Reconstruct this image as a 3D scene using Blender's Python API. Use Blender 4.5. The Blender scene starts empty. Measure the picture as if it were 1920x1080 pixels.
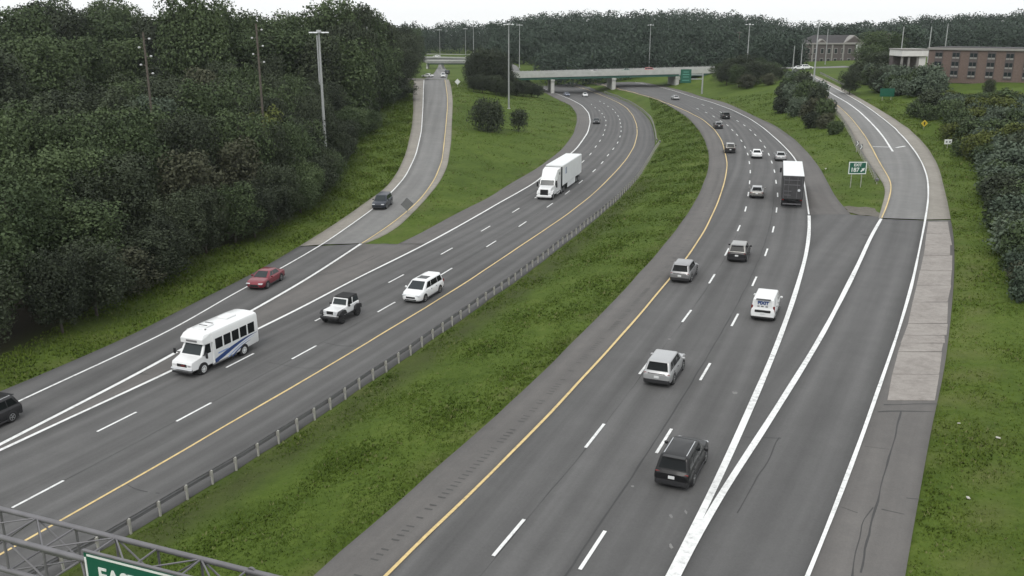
import bpy, bmesh, math, random
import numpy as np
from mathutils import Vector, Matrix, Euler

HAZE_D = 0.00010
R = random.Random(7)
NR = np.random.default_rng(11)
SC = bpy.context.scene
COL = SC.collection

# ------------------------------------------------------------------ camera, sky, sun, exposure
F, Y0, CH = 1701.0, 50.0, 23.4            # focal length and eye level in photo pixels, eye height in metres
TH = math.atan2(540 - Y0, F)
cam = bpy.data.cameras.new('camera')
cam.sensor_width = 36.0
cam.lens = F / 1920 * 36.0
cam.clip_start, cam.clip_end = 0.5, 6000
camo = bpy.data.objects.new('camera', cam)
camo.location = (0, 0, CH)
camo.rotation_euler = (math.pi / 2 - TH, 0, 0)
COL.objects.link(camo)
SC.camera = camo

SUN_EL, SUN_AZ = math.radians(52), math.radians(200)   # azimuth the light comes from, clockwise from +Y
w = bpy.data.worlds.new('World')
SC.world = w
w.use_nodes = True
nt = w.node_tree
nt.nodes.clear()
sky = nt.nodes.new('ShaderNodeTexSky')
sky.sky_type = 'NISHITA'
sky.sun_disc = False
sky.sun_elevation = SUN_EL
sky.sun_rotation = SUN_AZ
sky.dust_density = 3.0
mixs = nt.nodes.new('ShaderNodeMix')
mixs.data_type = 'RGBA'
mixs.inputs[0].default_value = 0.88              # cloud cover: an even white overcast over the clear sky
mixs.inputs[7].default_value = (11.6, 11.8, 11.85, 1)
bg = nt.nodes.new('ShaderNodeBackground')
bg.inputs[1].default_value = 0.10
wo = nt.nodes.new('ShaderNodeOutputWorld')
nt.links.new(sky.outputs[0], mixs.inputs[6])
nt.links.new(mixs.outputs[2], bg.inputs[0])
nt.links.new(bg.outputs[0], wo.inputs[0])

sl = bpy.data.lights.new('sun', 'SUN')
sl.energy = 1.1
sl.angle = math.radians(25)
sl.color = (1.0, 0.97, 0.92)
so = bpy.data.objects.new('sun', sl)
so.rotation_euler = Vector((-math.sin(SUN_AZ) * math.cos(SUN_EL), -math.cos(SUN_AZ) * math.cos(SUN_EL), -math.sin(SUN_EL))).to_track_quat('-Z', 'Y').to_euler()
so.location = (0, 0, 80)
COL.objects.link(so)

SC.view_settings.view_transform = 'Standard'
SC.view_settings.look = 'None'
SC.view_settings.exposure = 0.0
SC.view_settings.gamma = 1.0

# ------------------------------------------------------------------ materials
MATS = {}
def nodes(name):
    m = bpy.data.materials.new(name)
    m.use_nodes = True
    t = m.node_tree
    b = t.nodes['Principled BSDF']
    MATS[name] = m
    return m, t, b
def N(t, typ, **kw):
    n = t.nodes.new(typ)
    for k, v in kw.items():
        setattr(n, k, v)
    return n
def plain(name, col, rough=0.5, metal=0.0, coat=0.0, var=0.0, scale=3.0, spec=0.5):
    m, t, b = nodes(name)
    b.inputs['Base Color'].default_value = (*col, 1)
    b.inputs['Roughness'].default_value = rough
    b.inputs['Metallic'].default_value = metal
    b.inputs['Coat Weight'].default_value = coat
    b.inputs['Coat Roughness'].default_value = 0.05
    b.inputs['Specular IOR Level'].default_value = spec
    if var:
        tc = N(t, 'ShaderNodeTexCoord')
        nz = N(t, 'ShaderNodeTexNoise')
        nz.inputs['Scale'].default_value = scale
        nz.inputs['Detail'].default_value = 6
        t.links.new(tc.outputs['Object'], nz.inputs['Vector'])
        r = N(t, 'ShaderNodeMapRange')
        r.inputs['From Min'].default_value = 0.3
        r.inputs['From Max'].default_value = 0.7
        r.inputs['To Min'].default_value = 1 - var
        r.inputs['To Max'].default_value = 1 + var
        t.links.new(nz.outputs[0], r.inputs[0])
        mx = N(t, 'ShaderNodeVectorMath', operation='SCALE')
        mx.inputs[0].default_value = col
        t.links.new(r.outputs[0], mx.inputs['Scale'])
        t.links.new(mx.outputs[0], b.inputs['Base Color'])
        rr = N(t, 'ShaderNodeMapRange')
        rr.inputs['To Min'].default_value = max(0, rough - 0.12)
        rr.inputs['To Max'].default_value = min(1, rough + 0.12)
        t.links.new(nz.outputs[0], rr.inputs[0])
        t.links.new(rr.outputs[0], b.inputs['Roughness'])
    return m
def layered(name, stops, specs, rough=0.9, bump=0.0, bump_scale=30.0, stretch=None, fine=None):
    """World-space surface: specs = list of (scale, detail, weight); summed noises drive a colour ramp."""
    m, t, b = nodes(name)
    g = N(t, 'ShaderNodeNewGeometry')
    vec = g.outputs['Position']
    acc = None
    for sc_, de, wt in specs:
        nz = N(t, 'ShaderNodeTexNoise')
        nz.inputs['Scale'].default_value = sc_
        nz.inputs['Detail'].default_value = de
        nz.inputs['Roughness'].default_value = 0.6
        t.links.new(vec, nz.inputs['Vector'])
        mu = N(t, 'ShaderNodeMath', operation='MULTIPLY')
        mu.inputs[1].default_value = wt
        t.links.new(nz.outputs[0], mu.inputs[0])
        if acc is None:
            acc = mu.outputs[0]
        else:
            ad = N(t, 'ShaderNodeMath', operation='ADD')
            t.links.new(acc, ad.inputs[0])
            t.links.new(mu.outputs[0], ad.inputs[1])
            acc = ad.outputs[0]
    cr = N(t, 'ShaderNodeValToRGB')
    while len(cr.color_ramp.elements) < len(stops):
        cr.color_ramp.elements.new(0.5)
    for e, (p, c) in zip(cr.color_ramp.elements, stops):
        e.position = p
        e.color = (*c, 1)
    t.links.new(acc, cr.inputs[0])
    t.links.new(cr.outputs[0], b.inputs['Base Color'])
    b.inputs['Roughness'].default_value = rough
    b.inputs['Specular IOR Level'].default_value = 0.12 if 'grass' in name else 0.3
    if bump:
        nz = N(t, 'ShaderNodeTexNoise')
        nz.inputs['Scale'].default_value = bump_scale
        nz.inputs['Detail'].default_value = 4
        t.links.new(vec, nz.inputs['Vector'])
        bp = N(t, 'ShaderNodeBump')
        bp.inputs['Strength'].default_value = bump
        bp.inputs['Distance'].default_value = 0.05
        t.links.new(nz.outputs[0], bp.inputs['Height'])
        t.links.new(bp.outputs[0], b.inputs['Normal'])
    return m, t, b, cr

# asphalt and concrete; wear runs along the road (attribute 'run' = metres along, metres across)
def road_mat(name, stops, specs, rough=.88, bump=.25, bump_scale=25, streak=.16, track=.10):
    m, t, b, cr = layered(name, stops, specs, rough, bump, bump_scale)
    a = N(t, 'ShaderNodeAttribute', attribute_name='run')
    sc_ = N(t, 'ShaderNodeVectorMath', operation='MULTIPLY'); sc_.inputs[1].default_value = (.022, 1.15, 0)
    t.links.new(a.outputs['Vector'], sc_.inputs[0])
    nz = N(t, 'ShaderNodeTexNoise'); nz.inputs['Scale'].default_value = 1.0; nz.inputs['Detail'].default_value = 5
    t.links.new(sc_.outputs[0], nz.inputs['Vector'])
    r1 = N(t, 'ShaderNodeMapRange'); r1.inputs['From Min'].default_value = .3; r1.inputs['From Max'].default_value = .7
    r1.inputs['To Min'].default_value = 1 - streak; r1.inputs['To Max'].default_value = 1 + streak
    t.links.new(nz.outputs[0], r1.inputs[0])
    sp = N(t, 'ShaderNodeSeparateXYZ'); t.links.new(a.outputs['Vector'], sp.inputs[0])
    ph = N(t, 'ShaderNodeMath', operation='MULTIPLY'); ph.inputs[1].default_value = 2 * math.pi / 1.83
    t.links.new(sp.outputs[1], ph.inputs[0])
    sn = N(t, 'ShaderNodeMath', operation='COSINE'); t.links.new(ph.outputs[0], sn.inputs[0])
    r2 = N(t, 'ShaderNodeMath', operation='MULTIPLY_ADD'); r2.inputs[1].default_value = track; r2.inputs[2].default_value = 1.0
    t.links.new(sn.outputs[0], r2.inputs[0])
    mu = N(t, 'ShaderNodeMath', operation='MULTIPLY'); t.links.new(r1.outputs[0], mu.inputs[0]); t.links.new(r2.outputs[0], mu.inputs[1])
    vm = N(t, 'ShaderNodeVectorMath', operation='SCALE'); t.links.new(cr.outputs[0], vm.inputs[0]); t.links.new(mu.outputs[0], vm.inputs['Scale'])
    t.links.new(vm.outputs[0], b.inputs['Base Color'])
road_mat('asphalt', [(0.30, (.088, .0872, .0866)), (0.5, (.109, .108, .1072)), (0.72, (.136, .1348, .133))],
        [(.06, 4, .40), (.5, 6, .30), (9, 5, .30)])
road_mat('shoulder_asphalt', [(0.3, (.106, .102, .099)), (0.5, (.134, .128, .123)), (0.72, (.168, .159, .15))],
        [(.09, 4, .4), (.7, 6, .32), (9, 5, .28)], rough=.9, bump=.3, bump_scale=22, streak=.14, track=0)
road_mat('ramp_concrete', [(0.3, (.165, .165, .163)), (0.5, (.195, .194, .190)), (0.72, (.235, .232, .22))],
        [(.1, 4, .4), (.8, 6, .35), (8, 5, .25)], rough=.9, bump=.2, bump_scale=20, streak=.10, track=.05)
layered('old_concrete', [(0.3, (.20, .185, .165)), (0.5, (.27, .252, .222)), (0.72, (.34, .322, .285))],
        [(.15, 4, .4), (1.1, 6, .35), (10, 5, .25)], rough=.92, bump=.3, bump_scale=18)
layered('slab_concrete', [(0.32, (.19, .172, .158)), (0.5, (.29, .268, .248)), (0.68, (.37, .348, .322))],
        [(.5, 5, .42), (2.2, 7, .36), (10, 5, .22)], rough=.92, bump=.3, bump_scale=18)
layered('gravel', [(0.3, (.08, .072, .06)), (0.5, (.14, .13, .11)), (0.7, (.24, .22, .19))],
        [(.8, 4, .3), (5, 6, .4), (18, 4, .3)], rough=.95, bump=.6, bump_scale=14)
def paint(name, col, under):
    m, t, b = nodes(name)
    g = N(t, 'ShaderNodeNewGeometry')
    n1 = N(t, 'ShaderNodeTexNoise'); n1.inputs['Scale'].default_value = 3.2; n1.inputs['Detail'].default_value = 8; n1.inputs['Roughness'].default_value = .7
    n2 = N(t, 'ShaderNodeTexNoise'); n2.inputs['Scale'].default_value = .25; n2.inputs['Detail'].default_value = 4
    for n_ in (n1, n2): t.links.new(g.outputs['Position'], n_.inputs['Vector'])
    ad = N(t, 'ShaderNodeMath', operation='MULTIPLY_ADD'); ad.inputs[1].default_value = .45
    t.links.new(n2.outputs[0], ad.inputs[0]); t.links.new(n1.outputs[0], ad.inputs[2])
    cr = N(t, 'ShaderNodeValToRGB')
    e = cr.color_ramp.elements
    e[0].position = .66; e[0].color = (*col, 1)
    e[1].position = .98; e[1].color = (*under, 1)
    k = e.new(.82); k.color = tuple(c * .82 for c in col) + (1,)
    t.links.new(ad.outputs[0], cr.inputs[0]); t.links.new(cr.outputs[0], b.inputs['Base Color'])
    b.inputs['Roughness'].default_value = .6
paint('white_paint', (.80, .81, .80), (.30, .30, .30))
paint('yellow_paint', (.70, .53, .24), (.28, .23, .14))
plain('crack_tar', (.05, .05, .05), .8)
plain('rumble_groove', (.075, .074, .072), .9)
plain('bridge_concrete', (.42, .43, .41), .85, var=.12, scale=.6)
plain('pier_concrete', (.5, .5, .48), .85, var=.12, scale=.7)
plain('girder_green', (.025, .10, .075), .5)
plain('galvanised', (.17, .166, .175), .55, .25, var=.12, scale=2.0)
plain('post_steel', (.42, .41, .375), .6, .2, var=.15, scale=3)
plain('pole_grey', (.40, .41, .41), .5, .4, var=.08, scale=1.0)
plain('wood_pole', (.10, .085, .07), .9, var=.2, scale=3)
plain('insulator', (.55, .56, .56), .4)
plain('lamp_glass', (.85, .87, .88), .3)
plain('sign_green', (.008, .10, .062), .45)
plain('sign_white', (.78, .80, .78), .45)
plain('sign_back', (.20, .20, .205), .5, .3)
plain('sign_yellow', (.60, .45, .05), .45)
plain('black', (.012, .012, .013), .45)
plain('tyre', (.018, .018, .019), .85)
plain('rim', (.48, .49, .50), .28, .85)
plain('rim_dark', (.05, .05, .05), .35, .5)
plain('glass_dark', (.010, .012, .013), .12, spec=.16)
plain('glass_tint', (.022, .030, .032), .08, spec=.4)
plain('plastic_black', (.022, .022, .024), .55)
plain('chrome', (.62, .63, .64), .15, .95)
plain('tail_red', (.16, .012, .012), .2)
plain('lamp_clear', (.62, .64, .66), .1)
plain('lamp_amber', (.55, .16, .02), .2)
plain('plate_white', (.7, .71, .71), .4)
for nm, c, me in (('paint_white', (.80, .81, .81), 0), ('paint_black', (.008, .008, .009), 0), ('paint_silver', (.25, .25, .255), .5),
                  ('paint_pale_silver', (.42, .425, .43), .4), ('paint_charcoal', (.022, .022, .024), .1), ('paint_red', (.20, .012, .026), .15),
                  ('paint_slate', (.030, .036, .050), .15), ('paint_greyblue', (.16, .18, .25), .3), ('paint_sand', (.26, .255, .24), .45),
                  ('paint_green', (.02, .08, .06), .2), ('paint_bright_red', (.28, .02, .02), .1)):
    dk = max(c) < .06
    plain(nm, c, .38 if dk else .32, me, .25 if dk else .6, spec=.3 if dk else .5)
plain('trailer_white', (.76, .78, .78), .45, var=.04, scale=1.2)
plain('trailer_dark', (.05, .05, .052), .6, var=.2, scale=2)
plain('soft_top', (.016, .016, .017), .85)
plain('bus_blue', (.018, .055, .20), .3, coat=.5)
plain('bus_pale_blue', (.25, .36, .62), .3, coat=.5)
plain('bark', (.065, .055, .045), .95, var=.25, scale=4)
plain('brick_wall', (.155, .112, .096), .9, var=.16, scale=2.5)
plain('brick_mauve', (.10, .085, .083), .9, var=.15, scale=2)
plain('stone_trim', (.27, .26, .245), .8, var=.08, scale=1)
plain('canopy_white', (.74, .73, .70), .6, var=.05, scale=1)
plain('roof_dark', (.045, .042, .043), .85, var=.2, scale=2)
plain('rock', (.5, .48, .44), .9, var=.1)

def foliage(name, dark, light, rough=.65, scale=.35):
    m, t, b = nodes(name)
    g = N(t, 'ShaderNodeNewGeometry')
    oi = N(t, 'ShaderNodeObjectInfo')
    nz = N(t, 'ShaderNodeTexNoise')
    nz.inputs['Scale'].default_value = scale
    nz.inputs['Detail'].default_value = 5
    t.links.new(g.outputs['Position'], nz.inputs['Vector'])
    ad = N(t, 'ShaderNodeMath', operation='MULTIPLY_ADD')
    ad.inputs[1].default_value = .55
    t.links.new(oi.outputs['Random'], ad.inputs[0])
    s2 = N(t, 'ShaderNodeMath', operation='MULTIPLY_ADD')
    s2.inputs[1].default_value = 1.3
    s2.inputs[2].default_value = -.42
    t.links.new(nz.outputs[0], s2.inputs[0])
    t.links.new(s2.outputs[0], ad.inputs[2])
    ri = N(t, 'ShaderNodeMath', operation='MULTIPLY_ADD')
    ri.inputs[1].default_value = .22
    ri.inputs[2].default_value = -.11
    t.links.new(g.outputs['Random Per Island'], ri.inputs[0])
    sm = N(t, 'ShaderNodeMath', operation='ADD', use_clamp=True)
    t.links.new(ad.outputs[0], sm.inputs[0])
    t.links.new(ri.outputs[0], sm.inputs[1])
    mx = N(t, 'ShaderNodeMix', data_type='RGBA')
    mx.inputs[6].default_value = (*dark, 1)
    mx.inputs[7].default_value = (*light, 1)
    t.links.new(sm.outputs[0], mx.inputs[0])
    t.links.new(mx.outputs[2], b.inputs['Base Color'])
    b.inputs['Roughness'].default_value = rough
    b.inputs['Specular IOR Level'].default_value = .10
    return m
foliage('leaf_dark', (.030, .037, .026), (.072, .090, .052))
foliage('leaf_mid', (.042, .062, .030), (.100, .136, .062))
foliage('leaf_far', (.042, .060, .046), (.075, .105, .072))
foliage('leaf_grey', (.060, .084, .060), (.135, .170, .118))
foliage('leaf_yellow', (.075, .092, .024), (.15, .175, .055))
foliage('leaf_brown', (.050, .054, .034), (.100, .105, .066))
foliage('grass_blade', (.044, .076, .010), (.108, .150, .026), rough=.8, scale=.22)
foliage('grass_pale', (.10, .115, .04), (.22, .22, .10), rough=.8, scale=.4)

# ------------------------------------------------------------------ object helpers
def tag(o, label=None, cat=None, group=None, kind=None):
    if label: o['label'] = label
    if cat: o['category'] = cat
    if group: o['group'] = group
    if kind: o['kind'] = kind
    return o
def link(name, data, parent=None):
    o = bpy.data.objects.new(name, data)
    COL.objects.link(o)
    if parent is not None:
        o.parent = parent
    return o
def empty(name, loc=(0, 0, 0), rz=0.0):
    o = link(name, None)
    o.empty_display_size = .3
    o.location = loc
    o.rotation_euler = (0, 0, rz)
    return o
def mesh(name, vs, fs, mat, smooth=None):
    me = bpy.data.meshes.new(name)
    me.from_pydata([tuple(map(float, v)) for v in vs], [], fs)
    for m in (mat if isinstance(mat, (list, tuple)) else [mat]):
        me.materials.append(MATS[m])
    if smooth is not None:
        me.shade_smooth()
        me.set_sharp_from_angle(angle=math.radians(smooth))
    return me
def npmesh(name, V, Fq, mat, flip=False):
    """Fast mesh from a vertex array and an (n,k) face array."""
    me = bpy.data.meshes.new(name)
    V = np.asarray(V, np.float32); Fq = np.asarray(Fq, np.int32)
    n, k = Fq.shape
    me.vertices.add(len(V)); me.vertices.foreach_set('co', V.ravel())
    me.loops.add(n * k); me.loops.foreach_set('vertex_index', Fq.ravel())
    me.polygons.add(n)
    me.polygons.foreach_set('loop_start', np.arange(0, n * k, k, dtype=np.int32))
    me.update(calc_edges=True)
    me.materials.append(MATS[mat])
    return me
class MB:
    def __init__(s): s.v = []; s.f = []
    def add(s, vs, fs):
        o = len(s.v); s.v += [tuple(v) for v in vs]; s.f += [tuple(i + o for i in f) for f in fs]; return s
    def box(s, c, d, rz=0.0):
        x, y, z = c; a, b, h = d[0] / 2, d[1] / 2, d[2] / 2
        co, si = math.cos(rz), math.sin(rz)
        vs = []
        for dz in (-h, h):
            for dx, dy in ((-a, -b), (a, -b), (a, b), (-a, b)):
                vs.append((x + dx * co - dy * si, y + dx * si + dy * co, z + dz))
        return s.add(vs, [(3, 2, 1, 0), (4, 5, 6, 7), (0, 1, 5, 4), (1, 2, 6, 5), (2, 3, 7, 6), (3, 0, 4, 7)])
    def cbox(s, c, d, ch=.05):
        """Box with chamfered edges."""
        a, b, h = d[0] / 2, d[1] / 2, d[2] / 2
        ch = min(ch, a * .9, b * .9, h * .9)
        bm = bmesh.new()
        for sx in (-1, 1):
            for sy in (-1, 1):
                for sz in (-1, 1):
                    for k in range(3):
                        p = [sx * a, sy * b, sz * h]
                        q = [sx * (a - ch), sy * (b - ch), sz * (h - ch)]
                        q[k] = p[k]
                        bm.verts.new((c[0] + q[0], c[1] + q[1], c[2] + q[2]))
        bmesh.ops.convex_hull(bm, input=bm.verts)
        bmesh.ops.dissolve_limit(bm, angle_limit=.01, verts=bm.verts, edges=bm.edges)
        bm.verts.index_update()
        s.add([v.co[:] for v in bm.verts], [[v.index for v in f.verts] for f in bm.faces])
        bm.free()
        return s
    def hull(s, pts):
        bm = bmesh.new()
        for p in pts: bm.verts.new(p)
        r = bmesh.ops.convex_hull(bm, input=bm.verts)
        dead = set(e for e in r['geom_unused'] + r['geom_interior'] if isinstance(e, bmesh.types.BMVert))
        bmesh.ops.delete(bm, geom=list(dead), context='VERTS')
        bmesh.ops.dissolve_limit(bm, angle_limit=.02, verts=bm.verts, edges=bm.edges)
        bm.verts.index_update()
        s.add([v.co[:] for v in bm.verts], [[v.index for v in f.verts] for f in bm.faces])
        bm.free()
        return s
    def prism_y(s, poly, y0, y1):
        """Polygon in (x,z), extruded along y."""
        n = len(poly)
        vs = [(x, y0, z) for x, z in poly] + [(x, y1, z) for x, z in poly]
        fs = [tuple(range(n)), tuple(range(2 * n - 1, n - 1, -1))]
        fs += [(i, i + n, (i + 1) % n + n, (i + 1) % n) for i in range(n)]
        return s.add(vs, fs)
    def tube(s, p, q, r0, r1=None, n=8, caps=True):
        r1 = r0 if r1 is None else r1
        p, q = Vector(p), Vector(q)
        d = (q - p).normalized()
        u = d.orthogonal().normalized(); w_ = d.cross(u)
        vs = []
        for c, r in ((p, r0), (q, r1)):
            for i in range(n):
                a = 2 * math.pi * i / n
                vs.append(c + u * (r * math.cos(a)) + w_ * (r * math.sin(a)))
        fs = [(i, (i + 1) % n, (i + 1) % n + n, i + n) for i in range(n)]
        if caps: fs += [tuple(range(n - 1, -1, -1)), tuple(range(n, 2 * n))]
        return s.add(vs, fs)
    def lathe_y(s, prof, c, n=20):
        """Profile of (radius, y) turned about the y axis through c."""
        vs = []; m = len(prof)
        for i in range(n):
            a = 2 * math.pi * i / n
            for r, y in prof:
                vs.append((c[0] + r * math.cos(a), c[1] + y, c[2] + r * math.sin(a)))
        fs = []
        for i in range(n):
            j = (i + 1) % n
            for k in range(m - 1):
                fs.append((i * m + k, i * m + k + 1, j * m + k + 1, j * m + k))
        fs.append(tuple(i * m for i in range(n)))
        fs.append(tuple(i * m + m - 1 for i in range(n - 1, -1, -1)))
        return s.add(vs, fs)
    def obj(s, name, mat, parent=None, smooth=None):
        return link(name, mesh(name, s.v, s.f, mat, smooth), parent)

def text_mesh(txt, size, mat, bold=.0, depth=.012):
    cu = bpy.data.curves.new('lettering', 'FONT')
    cu.body = txt; cu.size = size; cu.extrude = depth; cu.offset = bold; cu.align_x = 'CENTER'; cu.align_y = 'CENTER'
    cu.resolution_u = 3
    o = bpy.data.objects.new('lettering', cu)
    COL.objects.link(o)
    dg = bpy.context.evaluated_depsgraph_get(); dg.update()
    me = bpy.data.meshes.new_from_object(o.evaluated_get(dg))
    bpy.data.objects.remove(o)
    bpy.data.curves.remove(cu)
    me.materials.clear(); me.materials.append(MATS[mat])
    me.name = 'lettering'
    return me

# ------------------------------------------------------------------ where a photo pixel lies in the place
CT, ST = math.cos(TH), math.sin(TH)
def raydir(px, py):
    u, v = px - 960.0, py - 540.0
    return np.array([u, F * CT - v * ST, -F * ST - v * CT])
def at_z(px, py, z):
    d = raydir(px, py)
    t = (z - CH) / d[2]
    return np.array([d[0] * t, d[1] * t, z])
def at_d(px, py, dist):
    """Point at horizontal distance dist (along +Y) on the pixel's line of sight."""
    d = raydir(px, py)
    t = dist / d[1]
    return np.array([d[0] * t, dist, CH + d[2] * t])

# traced lines of the roads, photo pixels, near to far
LPE = [(-100,775),(0,733),(32,721),(125,682),(250,629),(325,586),(375,564),(400,550),(462,520),(505,495),(560,462),(612,430),(650,405),(697,371),(725,352),(747,320),(762,285),(772,240),(775,207),(774,177),(776,150)]
LW = [(-100,815),(37,751),(125,711),(250,653),(325,619),(425,557),(460,540),(522,506),(607,457),(697,394),(731,364),(760,332),(780,290),(790,247),(793,202),(794,165),(795,150)]
RG = [(-100,884),(7,830),(125,769),(250,706),(312,671),(475,581),(497,569),(575,524),(650,475),(677,457),(725,427),(770,391),(790,372),(815,337),(829,301),(835,247),(839,202),(839,182),(836,160),(834,149)]
RRE = [(677,457),(712,450),(750,422),(790,382),(825,340),(839,311),(846,265),(848,215),(849,190),(846,162),(842,149)]
MLE = [(747,457),(775,445),(825,417),(875,390),(910,375),(960,342),(1000,320),(1015,310),(1052,282),(1075,252),(1082,227),(1081,212),(1070,197),(1052,189),(1030,178),(1012,167),(1000,158)]
MW = [(-100,890),(32,829),(125,786),(250,729),(319,697),(473,622),(580,570),(650,531),(775,470),(800,457),(875,416),(935,381),(1000,345),(1081,279),(1102,249),(1107,228),(1104,212),(1092,198),(1070,186),(1042,175),(1020,166),(1005,158)]
YL = [(-100,1095),(0,1038),(115,974),(252,900),(375,826),(480,765),(582,707),(733,616),(857,541),(960,472),(1060,405),(1110,366),(1135,342),(1160,316),(1175,298),(1189,275),(1195,252),(1194,235),(1187,217),(1175,202),(1157,191),(1132,180),(1100,168),(1068,158)]
LGE = [(60,1100),(187,1030),(247,999),(303,965),(352,931),(401,904),(446,876),(565,803),(632,756),(688,717),(741,683),(808,636),(848,609),(899,573),(947,540),(988,512),(1030,479),(1060,455),(1085,437),(1110,415),(1147,384),(1172,360),(1197,332),(1217,300),(1228,272),(1228,258),(1224,238),(1216,222),(1200,206),(1180,193),(1155,182),(1132,174),(1104,163),(1072,154)]
RPL = [(590,1080),(700,982),(825,870),(900,808),(1000,715),(1115,600),(1147,570),(1185,527),(1235,472),(1280,415),(1310,367),(1328,320),(1330,290),(1322,262),(1310,242),(1290,220),(1260,201),(1235,188),(1210,180),(1180,172),(1140,163),(1100,154)]
YR = [(725,1079),(1000,810),(1192,600),(1217,569),(1252,527),(1287,485),(1322,432),(1347,378),(1359,340),(1364,309),(1361,292),(1354,264),(1340,243),(1318,224),(1285,207),(1255,195),(1222,183),(1190,174),(1150,164),(1110,155)]
WR = [(1257,1079),(1282,1030),(1312,970),(1336,922),(1367,855),(1387,810),(1422,730),(1450,666),(1473,604),(1490,555),(1500,520),(1511,482),(1517,442),(1518,412),(1515,390),(1508,343),(1503,320),(1489,295),(1475,279),(1455,260),(1433,241),(1407,223),(1373,206),(1335,192),(1300,182),(1270,172),(1240,164),(1190,154)]
GR = [(1267,1079),(1290,1030),(1312,992),(1340,945),(1367,902),(1400,854),(1431,808),(1482,725),(1520,666),(1557,600),(1585,545),(1610,495),(1632,445),(1653,409),(1664,384),(1672,353),(1671,340),(1660,322),(1647,301),(1634,275),(1622,255),(1611,240),(1595,220),(1577,203),(1555,186),(1530,166),(1495,140)]
MRE = [(1595,402),(1567,371),(1551,340),(1535,311),(1513,284),(1489,260),(1455,236),(1420,220),(1389,205),(1360,192),(1315,181),(1285,171),(1255,164),(1205,154)]
RLE = [(1647,409),(1660,364),(1661,350),(1652,336),(1622,296),(1610,272),(1597,248),(1580,221),(1552,188),(1525,166),(1491,141)]
RD = [(1674,284),(1657,257),(1640,237),(1615,212),(1590,193),(1565,179),(1540,164),(1515,148),(1499,138)]
RRW = [(1515,1079),(1540,1020),(1560,967),(1585,902),(1607,845),(1630,780),(1650,720),(1672,660),(1691,600),(1711,530),(1722,477),(1731,433),(1737,400),(1741,371),(1740,335),(1730,307),(1717,285),(1697,260),(1672,235),(1640,210),(1610,190),(1580,173),(1550,157),(1520,141),(1506,135)]
RRX = [(1697,1080),(1717,960),(1736,866),(1749,778),(1762,740),(1770,700),(1780,625),(1788,540),(1790,491),(1789,447),(1778,384),(1762,318),(1757,306),(1740,277),(1715,250),(1677,222),(1640,200),(1602,178),(1570,161),(1540,146),(1514,135)]
ZL, ZR = -1.8, 1.2
def z_left_ramp(py):
    return float(np.interp(py, [148, 165, 190, 230, 300, 380, 455], [5.0, 4.5, 3.2, 1.5, -.3, -1.3, ZL]))
def z_right_ramp(py):
    return float(np.interp(py, [132, 150, 180, 220, 275, 340, 412], [8.0, 7.2, 5.6, 4.0, 2.6, 1.6, ZR]))
zl = lambda py: ZL
zr = lambda py: ZR

def dense(P, step=2.0):
    P = np.asarray(P, float)
    L = np.r_[0, np.cumsum(np.linalg.norm(np.diff(P, axis=0), axis=1))]
    n = max(2, int(L[-1] / step) + 1)
    s = np.linspace(0, L[-1], n)
    return np.stack([np.interp(s, L, P[:, k]) for k in range(P.shape[1])], 1)
def smooth(P, it=6):
    P = P.copy()
    for _ in range(it):
        P[1:-1] = .25 * P[:-2] + .5 * P[1:-1] + .25 * P[2:]
    return P
def unproj(P, zf):
    return np.array([at_z(x, y, zf(y)) for x, y in dense(P, 4.0)])
def resample(P, n):
    L = np.r_[0, np.cumsum(np.linalg.norm(np.diff(P, axis=0), axis=1))]
    s = np.linspace(0, L[-1], n)
    return np.stack([np.interp(s, L, P[:, k]) for k in range(P.shape[1])], 1)
def sub(P, lo=None, hi=None):
    """Part of a traced line with photo rows between lo (far) and hi (near)."""
    Q = dense(P, 2.0)
    k = np.ones(len(Q), bool)
    if lo is not None: k &= Q[:, 1] >= lo
    if hi is not None: k &= Q[:, 1] <= hi
    return [tuple(q) for q in Q[k]]

# ------------------------------------------------------------------ terrain heights: a grid relaxed between the known levels
GX0, GX1, GY0, GY1, GS = -300.0, 420.0, 8.0, 780.0, 4.0
gnx, gny = int((GX1 - GX0) / GS) + 1, int((GY1 - GY0) / GS) + 1
cons = []
def fill(Lp, Rp, zf, m=6):
    a, b = unproj(Lp, zf), unproj(Rp, zf)
    n = int(max(np.linalg.norm(np.diff(a, axis=0), axis=1).sum(), np.linalg.norm(np.diff(b, axis=0), axis=1).sum()) / 3) + 2
    a, b = resample(a, n), resample(b, n)
    for k in range(m + 1):
        cons.append(a + (b - a) * k / m)
fill(sub(LPE, 462), sub(RG, 457), zl, 3)
fill(MW, LGE, zl, 8)
fill(sub(RG, 457), sub(MW, 457), zl, 3)
fill(MLE, sub(MW, None, 457), zl, 2)
fill(RPL, WR, zr, 8)
fill(sub(WR, 403), sub(GR, 405), zr, 4)
fill(sub(WR, None, 403), MRE, zr, 2)
fill(sub(GR, 410), sub(RRX, 410), zr, 5)
fill(sub(LPE, None, 458), sub(RRE, None, 458), z_left_ramp, 3)
fill(sub(RLE, None, 409), sub(RRX, None, 409), z_right_ramp, 4)
def pts(l): cons.append(np.array(l, float))
def side(P, zf, offs, sgn, step=6):
    a = resample(unproj(P, zf), 40)
    t = np.gradient(a[:, :2], axis=0)
    t /= np.linalg.norm(t, axis=1, keepdims=True)
    nrm = np.stack([-t[:, 1], t[:, 0]], 1) * sgn
    for d, dz in offs:
        cons.append(np.c_[a[:, :2] + nrm * d, a[:, 2] + dz])
side(sub(LPE, 462), zl, [(9, .6), (26, 2.6), (60, 5.2), (130, 7.2), (220, 8)], 1)
side(sub(LPE, 175, 455), z_left_ramp, [(8, .3), (26, 1.6), (60, 2.8), (130, 4.0), (220, 5)], 1)
side(sub(RRX, 412), zr, [(7, .2), (15, 1.2), (32, 4.0), (60, 6.5), (130, 8)], -1)
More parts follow.
